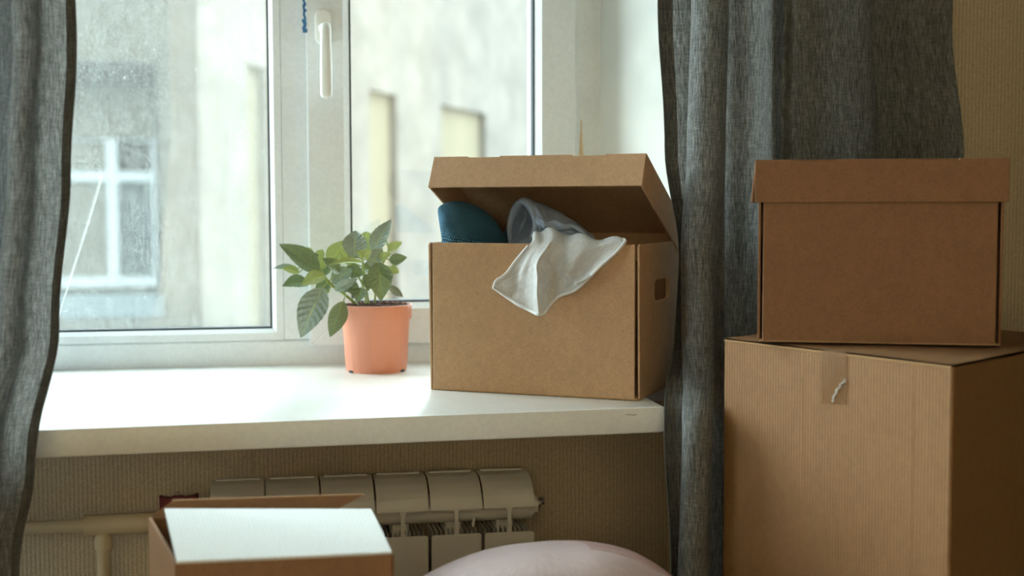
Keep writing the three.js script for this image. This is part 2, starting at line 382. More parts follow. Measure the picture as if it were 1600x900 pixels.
  // dried mounting foam beside the sash
  part('foam_residue', surface((s, t) => V(0.5405 + (s - 0.5) * 2 * (0.0010 + 0.0058 * Math.pow(1 - t, 1.2)) * (1 + 0.5 * noise.noise(t * 14, 2, 3)) + 0.004 * (1 - t) * noise.noise(t * 6, 0, 8), 1.195 + 0.115 * t, F + 0.0012 * Math.sin(Math.PI * s) * (1 + 0.6 * noise.noise(s * 5, t * 30, 0))), 6, 50), M.foam, win, 'thin trace of dried ochre mounting foam');
  // the sill board, a little deeper on the left
  const board = prism([[-1.81, 0.371], [0.522, 0.282], [0.522, 0.004], [0.69, 0.004], [0.576, -0.31], [-1.70, -0.31], [-1.81, -0.001]].map(([x, z]) => [x, -z]), 0.036, 0.0035);
  board.rotateX(-Math.PI / 2); board.translate(0, SILL - 0.036, 0);
  const sill = part('sill', toCreasedNormals(metric(board), 0.5), M.sill, win, 'deep white window sill board');
  sill.userData.label = 'deep white window sill board';
  part('scuff', surface((s, t) => V(0.4735 + (s - 0.5) * 0.016, SILL - 0.0095 + (t - 0.5) * 0.0011 * (1 + noise.noise(s * 7, 1, 1)) + 0.0006 * Math.sin(s * 7), 0.28445 - (s - 0.5) * 0.0006), 12, 2), M.scuff, sill);
}

// an unseen balcony door added in the left wall to cast cool side light
{
  const d = structure('door_1', 'white glazed balcony door added unseen in the left wall as a light source');
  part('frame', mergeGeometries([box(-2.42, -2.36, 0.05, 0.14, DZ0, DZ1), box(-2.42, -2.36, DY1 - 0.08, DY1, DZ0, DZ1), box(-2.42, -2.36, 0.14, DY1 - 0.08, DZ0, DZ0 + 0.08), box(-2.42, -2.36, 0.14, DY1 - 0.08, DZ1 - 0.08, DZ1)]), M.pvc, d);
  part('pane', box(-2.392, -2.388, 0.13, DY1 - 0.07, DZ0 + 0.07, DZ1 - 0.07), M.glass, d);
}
// an unseen window added behind the camera to fill the room with soft light
{
  const w2 = structure('window_2', 'wide white window added behind the camera as fill light with a tan sheer curtain');
  const a = LZ + 0.16, b = LZ + 0.22, xm = (LX0 + LX1) / 2;
  part('frame', mergeGeometries([box(LX0, LX1, LY0, LY0 + 0.07, a, b), box(LX0, LX1, LY1 - 0.07, LY1, a, b), box(LX0, LX0 + 0.07, LY0 + 0.07, LY1 - 0.07, a, b), box(LX1 - 0.07, LX1, LY0 + 0.07, LY1 - 0.07, a, b), box(xm - 0.05, xm + 0.05, LY0 + 0.07, LY1 - 0.07, a, b)]), M.pvc, w2);
  part('pane', box(LX0 + 0.06, LX1 - 0.06, LY0 + 0.06, LY1 - 0.06, LZ + 0.188, LZ + 0.192), M.glass, w2);
  part('sill', box(LX0 - 0.05, LX1 + 0.05, LY0 - 0.035, LY0, LZ - 0.05, a, 0.004), M.sill, w2);
  part('fill_curtain', surface((u, t) => V(LX0 - 0.2 + (LX1 - LX0 + 0.4) * u, LY0 - 0.35 + (LY1 + 0.5 - LY0) * t, LZ - 0.12 + 0.03 * Math.sin(u * 80)), 200, 2, 3, 2), M.sheer, w2, 'tan sheer curtain added to warm the fill light');
}

// ------------------------------------------------------------------ radiator and pipes under the sill
{
  const PX = 0.0822, XR = 0.3895, ZF = 0.035, ZB = -0.05;
  const rad = thing('radiator', 'cream sectional radiator with slotted front panels under the sill', 'radiator', [XR - 3 * PX, 0.1, -0.01]);
  rad.position.set(0, 0, 0);
  const capProfile = [];                                              // [z, y] from the front lip up and back
  for (let i = 0; i <= 14; i++) { const a = (i / 14) * 1.25; capProfile.push([ZF - 0.062 * (1 - Math.cos(a)) * 1.15, 0.694 + 0.043 * Math.sin(a) / Math.sin(1.25)]); }
  capProfile.push([ZB + 0.002, 0.737]);
  const capOutline = [...capProfile, ...capProfile.slice().reverse().map(([z, y]) => [Math.min(z, ZF - 0.002) - 0.0015 + (z > ZF - 0.01 ? 0.0005 : 0), y - 0.0035])];
  const extrudeX = (pts, x0, x1, r = 0) => { const g = prism(pts, x1 - x0, r); g.rotateY(Math.PI / 2); g.scale(1, 1, -1); const p = g; p.translate(x0, 0, 0); return p; };
  // extrude outlines given as [z, y] along x
  const along = (pts, x0, x1) => {
    const g = new THREE.BufferGeometry(), pos = [], tri = THREE.ShapeUtils.triangulateShape(pts.map((q) => new THREE.Vector2(...q)), []);
    for (let i = 0; i < pts.length; i++) { const a = pts[i], b = pts[(i + 1) % pts.length]; pos.push(x0, a[1], a[0], x1, a[1], a[0], x1, b[1], b[0], x0, a[1], a[0], x1, b[1], b[0], x0, b[1], b[0]); }
    for (const x of [x0, x1]) for (const t of tri) for (const k of t) pos.push(x, pts[k][1], pts[k][0]);
    g.setAttribute('position', new THREE.Float32BufferAttribute(pos, 3));
    g.computeVertexNormals();
    return toCreasedNormals(metric(g), 0.6);
  };
  for (let k = 0; k < 6; k++) {
    const x1 = XR - k * PX - 0.0012, x0 = x1 - PX + 0.0030, xc = (x0 + x1) / 2;
    const sec = joint('section', rad); if (k) sec.name = 'section_' + String(k).padStart(3, '0');
    part('cap', along(capOutline, x0, x1), M.enamel, sec);
    part('front_panel', prism(roundRect(x0 + 0.0008, x1 - 0.0008, 0.16, 0.6555, 0.0045), 0.003, 0.0008).translate(0, 0, ZF - 0.003), M.enamel, sec);
    const web = [[xc - 0.0075, 0.652], [xc - 0.004, 0.6565], [xc - 0.0028, 0.661], [xc - 0.0028, 0.687], [xc - 0.0045, 0.692], [xc - 0.008, 0.6955], [xc + 0.008, 0.6955], [xc + 0.0045, 0.692], [xc + 0.0028, 0.687], [xc + 0.0028, 0.661], [xc + 0.004, 0.6565], [xc + 0.0075, 0.652]];
    part('web', prism(web, 0.0028).translate(0, 0, ZF - 0.003), M.enamel, sec);
    part('water_channel', box(xc - 0.014, xc + 0.014, 0.14, 0.69, -0.035, -0.008, 0.006), M.enamel, sec);
    const fins = []; for (let q = 0; q < 11; q++) { const fx = x0 + 0.004 + q * 0.0068; fins.push(box(fx, fx + 0.0014, 0.16, 0.656, -0.045, 0.016)); }
    part('convector_fins', mergeGeometries(fins), M.enamel, sec);
    part('top_grille', box(x0 + 0.006, x1 - 0.006, 0.7368, 0.7395, ZB + 0.002, ZB + 0.012, 0.001), M.enamel, sec);
  }
  const cyl = (r, x0, x1, y, z, n = 28) => new THREE.CylinderGeometry(r, r, x1 - x0, n).rotateZ(Math.PI / 2).translate((x0 + x1) / 2, y, z);
  part('manifold', cyl(0.0215, XR - 6 * PX, XR - 0.0005, 0.6885, -0.002), M.enamel, rad);
  const plug = part('end_plug', mergeGeometries([cyl(0.0175, XR - 0.0005, XR + 0.004, 0.690, 0.0).toNonIndexed(), cyl(0.0135, XR + 0.004, XR + 0.009, 0.690, 0.0).toNonIndexed()]), M.enamel, rad);
  part('vent_nut', cyl(0.0085, XR + 0.009, XR + 0.014, 0.691, 0.0, 6), M.metal, plug);
  part('vent_spindle', mergeGeometries([cyl(0.0035, XR + 0.014, XR + 0.020, 0.692, 0, 12).toNonIndexed(), cyl(0.0062, XR + 0.0165, XR + 0.0205, 0.694, 0, 12).toNonIndexed()]), M.metal, plug);
  part('bleed_key', new THREE.CapsuleGeometry(0.0022, 0.012, 4, 10).rotateZ(-0.15).translate(XR - 1.15 * PX, 0.671, 0.022), M.enamel, rad);
  part('wall_bracket', box(XR - 4.6 * PX, XR - 4.55 * PX, 0.60, 0.68, -0.08, -0.03), M.metal, rad);
  // pipes
  const pipe = thing('heating_pipe', 'beige plastic heating pipe with tee joint left of the radiator', 'pipe', [0, 0, 0]);
  const PY = 0.6865, PZ = 0.0;
  part('horizontal_pipe', cyl(0.0100, -1.6, -0.28, PY, PZ), M.pipe, pipe);
  part('tee_collar', mergeGeometries([cyl(0.0157, -0.284, -0.200, PY, PZ).toNonIndexed(), cyl(0.0163, -0.284, -0.2815, PY, PZ).toNonIndexed()]), M.pipe, pipe);
  const nut = []; for (let k = 0; k < 7; k++) nut.push(cyl(0.0166, -0.2085 + k * 0.0045, -0.2060 + k * 0.0045, PY, PZ).toNonIndexed());
  nut.push(cyl(0.0160, -0.215, -0.175, PY, PZ).toNonIndexed());
  part('union_nut', mergeGeometries(nut), M.pipe, pipe);
  part('radiator_connector', cyl(0.0125, -0.18, XR - 6 * PX + 0.002, PY, PZ), M.pipe, pipe);
  const drop = part('vertical_pipe', new THREE.CylinderGeometry(0.0105, 0.0105, 0.668, 24).translate(-0.2575, 0.334, 0.006), M.pipe, pipe);
  const capPts = [[0.0001, 0.016], [0.005, 0.0155], [0.0095, 0.013], [0.0125, 0.008], [0.0135, 0.002], [0.0135, -0.008], [0.0105, -0.011]].map((q) => new THREE.Vector2(...q));
  part('elbow_cap', new THREE.LatheGeometry(capPts, 28).translate(-0.2575, 0.6605, 0.006), M.pipe, drop);
  // red butterfly handle of the shut-off valve
  const wing = [[-0.176, 0.700], [-0.176, 0.7275], [-0.170, 0.7262], [-0.160, 0.7245], [-0.153, 0.7265], [-0.145, 0.7265], [-0.138, 0.7245], [-0.128, 0.7265], [-0.1195, 0.729], [-0.1195, 0.700]];
  const valve = part('valve_handle', prism(wing, 0.014, 0.002).translate(0, 0, -0.004), M.redValve, pipe, 'dark red butterfly valve handle');
  part('bolt', new THREE.TorusGeometry(0.0028, 0.0011, 8, 18).translate(-0.149, 0.7285, 0.003), M.metal, valve);
  part('valve_stem', new THREE.CylinderGeometry(0.005, 0.005, 0.018, 14).translate(-0.149, 0.694, 0.003), M.metal, valve);
}

// ------------------------------------------------------------------ archive boxes
const slab = (x0, x1, y0, y1, z0, z1) => box(x0, x1, y0, y1, z0, z1, 0.0012);
// local axes: x along the front, y up, z backwards is negative; origin at the front left foot
function archiveBox(label, at, turn, W, H, D, tilt, lidH, m) {
  const o = thing('archive_box', label, 'box', at);
  o.rotation.y = turn;
  const th = 0.0032;
  part('front_panel', slab(0.0062, W - 0.0068, 0.001, H, -th - 0.001, -0.001), m, o);
  part('back_panel', slab(0.0035, W - 0.0035, 0.001, H, -D, -D + th), m, o);
  const c = -0.122, hh = roundRect(c - 0.042, c + 0.042, 0.135, 0.166, 0.009);
  for (const [x, n] of [[0, 'side_panel'], [W - th, 'side_panel']]) {
    const g = prism([[-D + 0.0035, 0.001], [-0.0055, 0.001], [-0.0005, H - 0.003], [-0.004, H], [-D + 0.0035, H]], th, 0.0006, [hh]);
    g.rotateY(-Math.PI / 2); g.translate(x + th, 0, 0);
    part(n, metric(g), m, o);
    // the folded-in double wall behind the hole
    const g2 = prism([[-D + 0.006, 0.004], [-0.035, 0.004], [-0.035, H - 0.0045], [-D + 0.006, H - 0.0045]], th, 0.0006, [roundRect(c - 0.045, c + 0.039, 0.131, 0.167, 0.009)]);
    g2.rotateY(-Math.PI / 2); g2.translate(x ? x - 0.0012 : th * 2 + 0.0012, 0, 0);
    part('inner_flap', metric(g2), m, o);
  }
  part('bottom_panel', slab(0.004, W - 0.004, 0.001, 0.001 + th, -D + 0.003, -0.0045), m, o);
  part('base_fold', slab(0.002, W - 0.001, 0, 0.0022, -D + 0.001, -0.0005), M.kraftEdge, o);
  // lid, hinged at its lower back edge
  const lid = joint('lid', o, tilt ? [0, H - 0.034, -0.246] : [0, H + 0.0035 - lidH, -D - 0.003]);
  const g = tilt ? 0.0020 : 0.0045, LD = tilt ? 0.268 : D + 0.008;
  lid.rotation.x = tilt;                                              // +z of the lid points to the front
  const notch = [[0.165 * W, 0.32 * W], [0.665 * W, 0.82 * W]], cut = (edge, depth) => notch.flatMap(([a, b]) => [[a, edge], [a, edge - depth], [b, edge - depth], [b, edge]]);
  const topG = prism([[-g, 0], [-g, LD - 0.0006], ...cut(LD - 0.0006, 0.012), [W + g, LD - 0.0006], [W + g, 0]], th, 0.0008); topG.rotateX(Math.PI / 2); topG.translate(0, lidH, 0);
  part('top_panel', metric(topG), m, lid);
  part('front_lip', prism([[-g, 0], [-g, lidH - 0.0004], ...cut(lidH - 0.0004, 0.0017), [W + g, lidH - 0.0004], [W + g, 0]], th, 0.0008).translate(0, 0, LD - th), m, lid);
  part('back_lip', slab(-g, W + g, 0, lidH - th, 0, th), m, lid);
  for (const x of [-g, W + g - th]) {
    const s = slab(x, x + th, 0, lidH - 0.001, 0.001, LD - 0.0042);
    if (!tilt && x < 0) s.applyMatrix4(new THREE.Matrix4().makeTranslation(-g, lidH, 0).multiply(new THREE.Matrix4().makeRotationZ(-0.10)).multiply(new THREE.Matrix4().makeTranslation(g, -lidH, 0)));
    part('side_lip', s, m, lid);
  }
  return o;
}
const RY = -0.559;
const openBox = archiveBox('open cardboard archive box on the sill, clothes showing beneath its raised lid', [0.223, SILL + 0.0005, 0.057], RY, 0.326, 0.220, 0.264, -0.449, 0.051, M.kraft);
const closedBox = archiveBox('closed cardboard archive box with its lid on, standing on the tall carton', [0.600, 0.9852, 0.423], -0.3809, 0.294, 0.2262, 0.235, 0, 0.0535, M.shadedKraft);

// ------------------------------------------------------------------ clothes in the open box; points are [along the front, up, back] from its front left foot
const inBox = new THREE.Matrix4().makeTranslation(0.223, SILL + 0.0005, 0.057).multiply(new THREE.Matrix4().makeRotationY(RY));
const boxPoint = (a) => V(a[0], a[1], -a[2]).applyMatrix4(inBox);
const origin = (g, at) => { g.translate(-at.x, -at.y, -at.z); return g; };
{
  const rows = [
    [[0.160, 0.205, 0.026], [0.170, 0.208, 0.028], [0.185, 0.208, 0.028], [0.210, 0.206, 0.026], [0.237, 0.205, 0.026], [0.262, 0.203, 0.026], [0.284, 0.200, 0.022]],
    [[0.158, 0.229, 0.018], [0.167, 0.238, 0.020], [0.183, 0.240, 0.021], [0.210, 0.235, 0.020], [0.237, 0.230, 0.020], [0.266, 0.227, 0.019], [0.292, 0.225, 0.014]],
    [[0.166, 0.2225, -0.004], [0.180, 0.2245, -0.006], [0.197, 0.2245, -0.006], [0.220, 0.2225, -0.004], [0.249, 0.2225, -0.004], [0.277, 0.2235, -0.004], [0.306, 0.224, -0.003]],
    [[0.145, 0.198, -0.006], [0.165, 0.198, -0.012], [0.185, 0.196, -0.024], [0.206, 0.196, -0.010], [0.236, 0.195, -0.018], [0.259, 0.200, -0.008], [0.292, 0.205, -0.014]],
    [[0.128, 0.176, -0.008], [0.153, 0.173, -0.010], [0.188, 0.172, -0.032], [0.201, 0.171, -0.010], [0.227, 0.172, -0.016], [0.249, 0.181, -0.012], [0.274, 0.187, -0.026]],
    [[0.117, 0.166, -0.018], [0.147, 0.152, -0.010], [0.189, 0.148, -0.036], [0.195, 0.153, -0.014], [0.215, 0.157, -0.016], [0.238, 0.161, -0.024], [0.262, 0.176, -0.022]],
    [[0.111, 0.156, -0.014], [0.146, 0.136, -0.018], [0.190, 0.121, -0.032], [0.202, 0.133, -0.026], [0.212, 0.146, -0.014], [0.241, 0.157, -0.024], [0.263, 0.178, -0.018]],
  ];
  const at = boxPoint([0.2, 0.16, -0.01]);
  const cloth = thing('white_cloth', 'thin white cloth hanging over the front of the open archive box', 'cloth', [at.x, at.y, at.z]);
  const f = (s, t) => { const p = net(rows, s, t), w = smooth(0.35, 0.6, t); p[2] += w * 0.0016 * noise.noise(s * 9, t * 5, 2) + w * 0.0008 * noise.noise(s * 26 + t * 8, t * 12, 7); const ridge = (x, wd) => Math.max(0, 1 - Math.abs(x) / wd);
    p[2] -= w * (0.006 * ridge(s - 0.33, 0.05) + 0.0045 * ridge(s - 0.36 - 0.55 * (t - 0.42) / 0.4, 0.06) * (t < 0.85 ? 1 : 0.3) + 0.004 * ridge(s - 0.14 - 0.05 * t, 0.05)); p[1] += 0.0035 * smooth(0, 0.12, t) * (1 - smooth(0.3, 0.42, t)) * Math.sin(s * 22);
    p[2] = t > 0.33 ? Math.min(p[2], -0.003) : p[2]; return boxPoint(p); };
  part('panel', origin(surface(f, 72, 84, 0.2, 0.2), at), M.whiteCloth, cloth);
  // hem: a flat doubled edge along the right side, the bottom and the left side
  const edge = [];
  for (let i = 0; i <= 30; i++) edge.push(f(1, 0.25 + 0.75 * i / 30).sub(at));
  for (let i = 1; i <= 40; i++) edge.push(f(1 - i / 40, 1).sub(at));
  for (let i = 1; i <= 24; i++) edge.push(f(0, 1 - 0.62 * i / 24).sub(at));
  const curve = new THREE.CatmullRomCurve3(edge);
  part('hem', new THREE.TubeGeometry(curve, 220, 0.0023, 8, false), M.whiteHem, cloth);
  // seam fold down the middle
  const seam = []; for (let i = 0; i <= 24; i++) { const q = f(0.335, 0.36 + 0.62 * i / 24).sub(at); seam.push(q.addScaledVector(V(Math.sin(RY), 0, Math.cos(RY)), 0.0008)); }
  part('seam', new THREE.TubeGeometry(new THREE.CatmullRomCurve3(seam), 60, 0.0011, 6, false), M.whiteHem, cloth);
}
{
  const rows = [
    [[0.082, 0.215, 0.150], [0.093, 0.225, 0.150], [0.106, 0.232, 0.150], [0.136, 0.232, 0.150], [0.167, 0.228, 0.150], [0.193, 0.218, 0.150], [0.215, 0.205, 0.150]],
    [[0.084, 0.236, 0.125], [0.095, 0.262, 0.120], [0.108, 0.276, 0.115], [0.136, 0.270, 0.115], [0.167, 0.258, 0.115], [0.193, 0.246, 0.115], [0.220, 0.226, 0.115]],
    [[0.090, 0.240, 0.100], [0.101, 0.270, 0.095], [0.117, 0.287, 0.090], [0.142, 0.279, 0.088], [0.173, 0.266, 0.086], [0.201, 0.250, 0.086], [0.231, 0.229, 0.086]],
    [[0.094, 0.232, 0.085], [0.101, 0.258, 0.082], [0.124, 0.279, 0.070], [0.148, 0.271, 0.064], [0.178, 0.258, 0.058], [0.208, 0.244, 0.058], [0.240, 0.224, 0.060]],
    [[0.103, 0.220, 0.068], [0.100, 0.236, 0.115], [0.114, 0.255, 0.115], [0.152, 0.256, 0.046], [0.179, 0.246, 0.034], [0.205, 0.239, 0.044], [0.245, 0.221, 0.042]],
    [[0.112, 0.212, 0.060], [0.117, 0.226, 0.082], [0.137, 0.238, 0.085], [0.160, 0.243, 0.040], [0.178, 0.229, 0.060], [0.205, 0.231, 0.046], [0.240, 0.216, 0.050]],
    [[0.112, 0.195, 0.070], [0.129, 0.205, 0.060], [0.147, 0.212, 0.050], [0.163, 0.217, 0.048], [0.180, 0.215, 0.060], [0.206, 0.213, 0.060], [0.232, 0.205, 0.060]],
    [[0.112, 0.05, 0.070], [0.129, 0.05, 0.060], [0.147, 0.05, 0.050], [0.163, 0.05, 0.050], [0.180, 0.05, 0.060], [0.206, 0.05, 0.060], [0.230, 0.05, 0.060]],
  ];
  const at = boxPoint([0.16, 0.02, 0.09]);
  const o = thing('folded_shirt', 'crumpled grey-blue shirt bulging from the open archive box', 'clothing', [at.x, at.y, at.z]);
  const f = (s, t) => { const p = net(rows, s, t), k = smooth(0, 0.1, t) * (1 - smooth(0.8, 0.95, t)); p[2] += k * 0.004 * noise.noise(s * 5, t * 7, 1) + k * 0.0022 * noise.noise(s * 13 - t * 6, t * 16, 4); p[1] += k * 0.002 * noise.noise(s * 11, t * 9, 9); return boxPoint(p); };
  part('fabric', origin(surface(f, 90, 110, 0.22, 0.3), at), M.blueGrey, o);
  // rolled edges: an arch of doubled cloth on the left and a folded lip running to the right
  const roll = (pts, r, flat) => surface((s, t) => {
    const q = V(...spline(pts, t)), d = V(...spline(pts, Math.min(1, t + 0.02))).sub(V(...spline(pts, Math.max(0, t - 0.02)))).normalize(), n = d.clone().cross(V(0, 0, 1)).normalize(), a = s * 2 * Math.PI, e = Math.pow(Math.sin(Math.PI * Math.min(0.995, Math.max(0.005, t))), 0.35);
    const w = r * e * (1 + 0.25 * noise.noise(t * 7, r * 900, 2)), b = V(0, 0, 1);
    q.addScaledVector(n, w * Math.cos(a)).addScaledVector(b, w * flat * Math.sin(a));
    return boxPoint([q.x, q.y, q.z]);
  }, 18, 90, 0.03, 0.2);
  part('rolled_edge', origin(roll([[0.106, 0.205, 0.072], [0.097, 0.236, 0.084], [0.101, 0.262, 0.087], [0.116, 0.279, 0.080], [0.132, 0.278, 0.069], [0.147, 0.262, 0.060], [0.153, 0.245, 0.052], [0.148, 0.228, 0.050], [0.142, 0.210, 0.052]], 0.0062, 1.5), at), M.blueGrey, o);
  part('folded_lip', origin(roll([[0.122, 0.282, 0.080], [0.144, 0.274, 0.066], [0.160, 0.259, 0.050], [0.173, 0.245, 0.036], [0.185, 0.249, 0.044], [0.201, 0.243, 0.040], [0.212, 0.244, 0.047], [0.228, 0.234, 0.046], [0.243, 0.220, 0.050]], 0.0048, 1.3), at), M.blueGrey, o);
  part('folded_lip', origin(roll([[0.170, 0.247, 0.037], [0.176, 0.240, 0.033], [0.184, 0.236, 0.036], [0.205, 0.231, 0.040], [0.228, 0.224, 0.044], [0.240, 0.214, 0.050]], 0.0034, 1.2), at), M.blueGrey, o);
}
{
  const at = boxPoint([0.045, 0.02, 0.075]);
  const o = thing('knitted_jumper', 'blue moss-stitch knitted jumper in the left of the open archive box', 'clothing', [at.x, at.y, at.z]);
  const rows = [
    [[0.013, 0.030, 0.110], [0.013, 0.030, 0.125], [0.014, 0.030, 0.135], [0.022, 0.030, 0.140], [0.041, 0.030, 0.140], [0.056, 0.030, 0.140], [0.072, 0.030, 0.135], [0.090, 0.030, 0.120]],
    [[0.013, 0.200, 0.100], [0.012, 0.215, 0.115], [0.010, 0.230, 0.125], [0.022, 0.232, 0.130], [0.041, 0.228, 0.130], [0.056, 0.220, 0.130], [0.072, 0.205, 0.128], [0.090, 0.170, 0.115]],
    [[0.010, 0.225, 0.080], [0.006, 0.250, 0.090], [0.009, 0.264, 0.100], [0.022, 0.267, 0.105], [0.041, 0.260, 0.112], [0.056, 0.248, 0.116], [0.070, 0.232, 0.118], [0.088, 0.200, 0.105]],
    [[0.004, 0.240, 0.058], [0.004, 0.268, 0.052], [0.009, 0.279, 0.060], [0.024, 0.281, 0.070], [0.043, 0.275, 0.080], [0.060, 0.262, 0.088], [0.074, 0.244, 0.094], [0.090, 0.215, 0.095]],
    [[0.004, 0.240, 0.045], [0.003, 0.268, 0.030], [0.012, 0.277, 0.036], [0.030, 0.277, 0.044], [0.050, 0.270, 0.052], [0.067, 0.256, 0.060], [0.079, 0.237, 0.070], [0.092, 0.212, 0.085]],
    [[0.006, 0.235, 0.032], [0.007, 0.260, 0.021], [0.018, 0.264, 0.019], [0.036, 0.262, 0.024], [0.055, 0.254, 0.032], [0.071, 0.241, 0.042], [0.082, 0.226, 0.055], [0.094, 0.205, 0.078]],
    [[0.011, 0.225, 0.024], [0.014, 0.242, 0.015], [0.025, 0.244, 0.012], [0.041, 0.242, 0.014], [0.059, 0.236, 0.020], [0.074, 0.226, 0.030], [0.085, 0.214, 0.045], [0.096, 0.198, 0.072]],
    [[0.013, 0.205, 0.022], [0.017, 0.214, 0.014], [0.029, 0.212, 0.011], [0.044, 0.210, 0.011], [0.060, 0.207, 0.016], [0.076, 0.204, 0.026], [0.087, 0.198, 0.042], [0.097, 0.190, 0.068]],
    [[0.014, 0.040, 0.030], [0.018, 0.040, 0.020], [0.030, 0.040, 0.016], [0.044, 0.040, 0.016], [0.060, 0.040, 0.020], [0.076, 0.040, 0.030], [0.087, 0.040, 0.044], [0.097, 0.040, 0.068]],
  ];
  const f = (s, t) => { const p = net(rows, s, t); p[1] += 0.0015 * noise.noise(s * 6, t * 8, 3); p[2] += 0.003 * noise.noise(s * 5, t * 7, 6); return boxPoint(p); };
  part('body', origin(surface(f, 84, 110, 0.145, 0.46), at), M.knit, o);
  const cuff = (s, t) => { const a = s * 2 * Math.PI, r = Math.sqrt(Math.max(0, 1 - Math.pow(2 * t - 1, 2) * 0.98)); return boxPoint([0.079 + 0.016 * Math.cos(a) * r, 0.186 + 0.05 * (2 * t - 1) + 0.006 * Math.cos(a), 0.112 - 0.022 * Math.sin(a) * r]); };
  part('sleeve', origin(surface(cuff, 40, 30, 0.16, 0.12), at), M.knit, o);
}
{
  const at = boxPoint([0.09, 0.02, 0.15]);
  const o = thing('grey_garment', 'dark grey garment deep in the open archive box behind the shirt', 'clothing', [at.x, at.y, at.z]);
  const f = (s, t) => { const a = s * 2 * Math.PI, q = Math.pow(Math.sin(Math.PI * t), 0.5), k = 0.006 * noise.noise(Math.cos(a) * 2, t * 4, Math.sin(a) * 2); return boxPoint([0.100 + (0.03 + k) * Math.cos(a) * q, 0.02 + 0.218 * t + k, 0.17 - (0.04 + k) * Math.sin(a) * q]); };
  part('fabric', origin(surface(f, 48, 40, 0.2, 0.25), at), M.greyCloth, o);
}

// ------------------------------------------------------------------ the tall carton on the right
{
  const N = V(0.736, 0.982, 0.666), L = V(0.586, 0.982, 0.336), R = V(0.736 + 0.817 * 0.40, 0.982, 0.666 - 0.576 * 0.40), H = 0.982;
  const o = thing('tall_carton', 'tall ribbed cardboard carton with taped top, carrying the closed archive box', 'box', [N.x, 0, N.z]);
  const dl = L.clone().sub(N), dr = R.clone().sub(N), th = 0.005;
  const lenL = dl.length(), lenR = dr.length(); dl.normalize(); dr.normalize();
  // an upright wall from a to b (points on the floor plan), thickness inwards
  const wall = (name, a, d, len, inward, y0, y1, m) => {
    const g = box(0.0012, len - 0.0012, y0, y1, -th, 0, 0.0022);
    const x = d.clone(), z = inward.clone().multiplyScalar(-1), mtx = new THREE.Matrix4().makeBasis(x, V(0, 1, 0), z).setPosition(a);
    if (mtx.determinant() < 0) { mtx.makeBasis(x, V(0, 1, 0), inward.clone()).setPosition(a.clone().addScaledVector(inward, th)); }
    g.applyMatrix4(mtx);
    return part(name, g, m, o);
  };
  const nl = V(-dl.z, 0, dl.x), nr = V(dr.z, 0, -dr.x), zero = V(0, 0, 0);
  const inL = nl.dot(dr) > 0 ? nl : nl.clone().negate(), inR = nr.dot(dl) > 0 ? nr : nr.clone().negate();
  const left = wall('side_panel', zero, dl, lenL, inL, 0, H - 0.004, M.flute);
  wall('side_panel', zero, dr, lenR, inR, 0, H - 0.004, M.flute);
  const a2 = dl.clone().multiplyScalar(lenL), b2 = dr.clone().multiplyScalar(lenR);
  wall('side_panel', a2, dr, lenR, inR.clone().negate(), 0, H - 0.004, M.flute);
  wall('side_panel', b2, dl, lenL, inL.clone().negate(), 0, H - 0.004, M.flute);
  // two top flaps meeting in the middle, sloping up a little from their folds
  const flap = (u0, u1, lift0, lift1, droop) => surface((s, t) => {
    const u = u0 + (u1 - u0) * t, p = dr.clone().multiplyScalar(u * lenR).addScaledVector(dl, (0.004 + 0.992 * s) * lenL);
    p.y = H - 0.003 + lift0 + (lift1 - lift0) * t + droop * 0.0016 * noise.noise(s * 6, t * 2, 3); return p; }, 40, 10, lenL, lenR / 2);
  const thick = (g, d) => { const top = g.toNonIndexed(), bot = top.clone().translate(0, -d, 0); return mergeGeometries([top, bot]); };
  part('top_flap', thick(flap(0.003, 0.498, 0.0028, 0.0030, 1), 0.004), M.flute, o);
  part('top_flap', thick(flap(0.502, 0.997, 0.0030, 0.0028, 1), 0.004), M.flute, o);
  // flap folded down over the window-side face: the raw double edge under the top
  part('flap_edge', (() => { const g = box(0.002, lenL - 0.002, H - 0.0050, H - 0.0022, 0, 0.0012, 0.0005); const z = inL.clone().negate(); const mtx = new THREE.Matrix4().makeBasis(dl, V(0, 1, 0), z).setPosition(zero); if (mtx.determinant() < 0) mtx.makeBasis(dl, V(0, 1, 0), inL.clone()).setPosition(z.multiplyScalar(0.0012)); g.applyMatrix4(mtx); return g; })(), M.kraftEdge, o);
  const onLeft = (s, y, out) => dl.clone().multiplyScalar(s).addScaledVector(inL, -out).setY(y);
  // tape folded over the edge
  const tp = part('tape', surface((s, t) => onLeft(0.1505 + 0.0415 * s, H - 0.0635 + 0.0635 * t - 0.003 * s * (1 - t) , 0.0013 + 0.0003 * noise.noise(s * 3, t * 4, 0)), 16, 20, 0.04, 0.06), M.tape, left, 'strip of clear brown packing tape');
  tp.name = 'tape';
  const wr = [[0.1700, -0.0625], [0.1690, -0.0560], [0.1655, -0.0520], [0.1640, -0.0470], [0.1600, -0.0440], [0.1580, -0.0395], [0.1530, -0.0365], [0.1525, -0.033]];
  part('torn_edge_highlight', surface((s, t) => { const p = spline(wr, t), w = 0.0014 + 0.0012 * Math.abs(noise.noise(t * 11, 2, 4)); return onLeft(p[0] + (s - 0.5) * 2 * w, H + p[1] + 0.0015 * noise.noise(s * 6, t * 14, 1), 0.0020 + 0.0018 * Math.sin(Math.PI * s) + 0.0008 * noise.noise(t * 20, s * 3, 2)); }, 6, 60), M.smear, left, 'torn end of the tape with its highlight painted white');  // torn tape edge; the white is a reflection painted on
  // pressed crease lines down the face
  for (const [s, w] of [[0.0525, 0.0011], [0.2199, 0.0008]]) part('crease', surface((a, t) => onLeft(s + (a - 0.5) * 2 * w, 0.02 + (H - 0.03) * t, -0.0002 + 0.0005 * Math.sin(Math.PI * a)), 4, 60, 0.002, 0.9), M.flute, left);
}

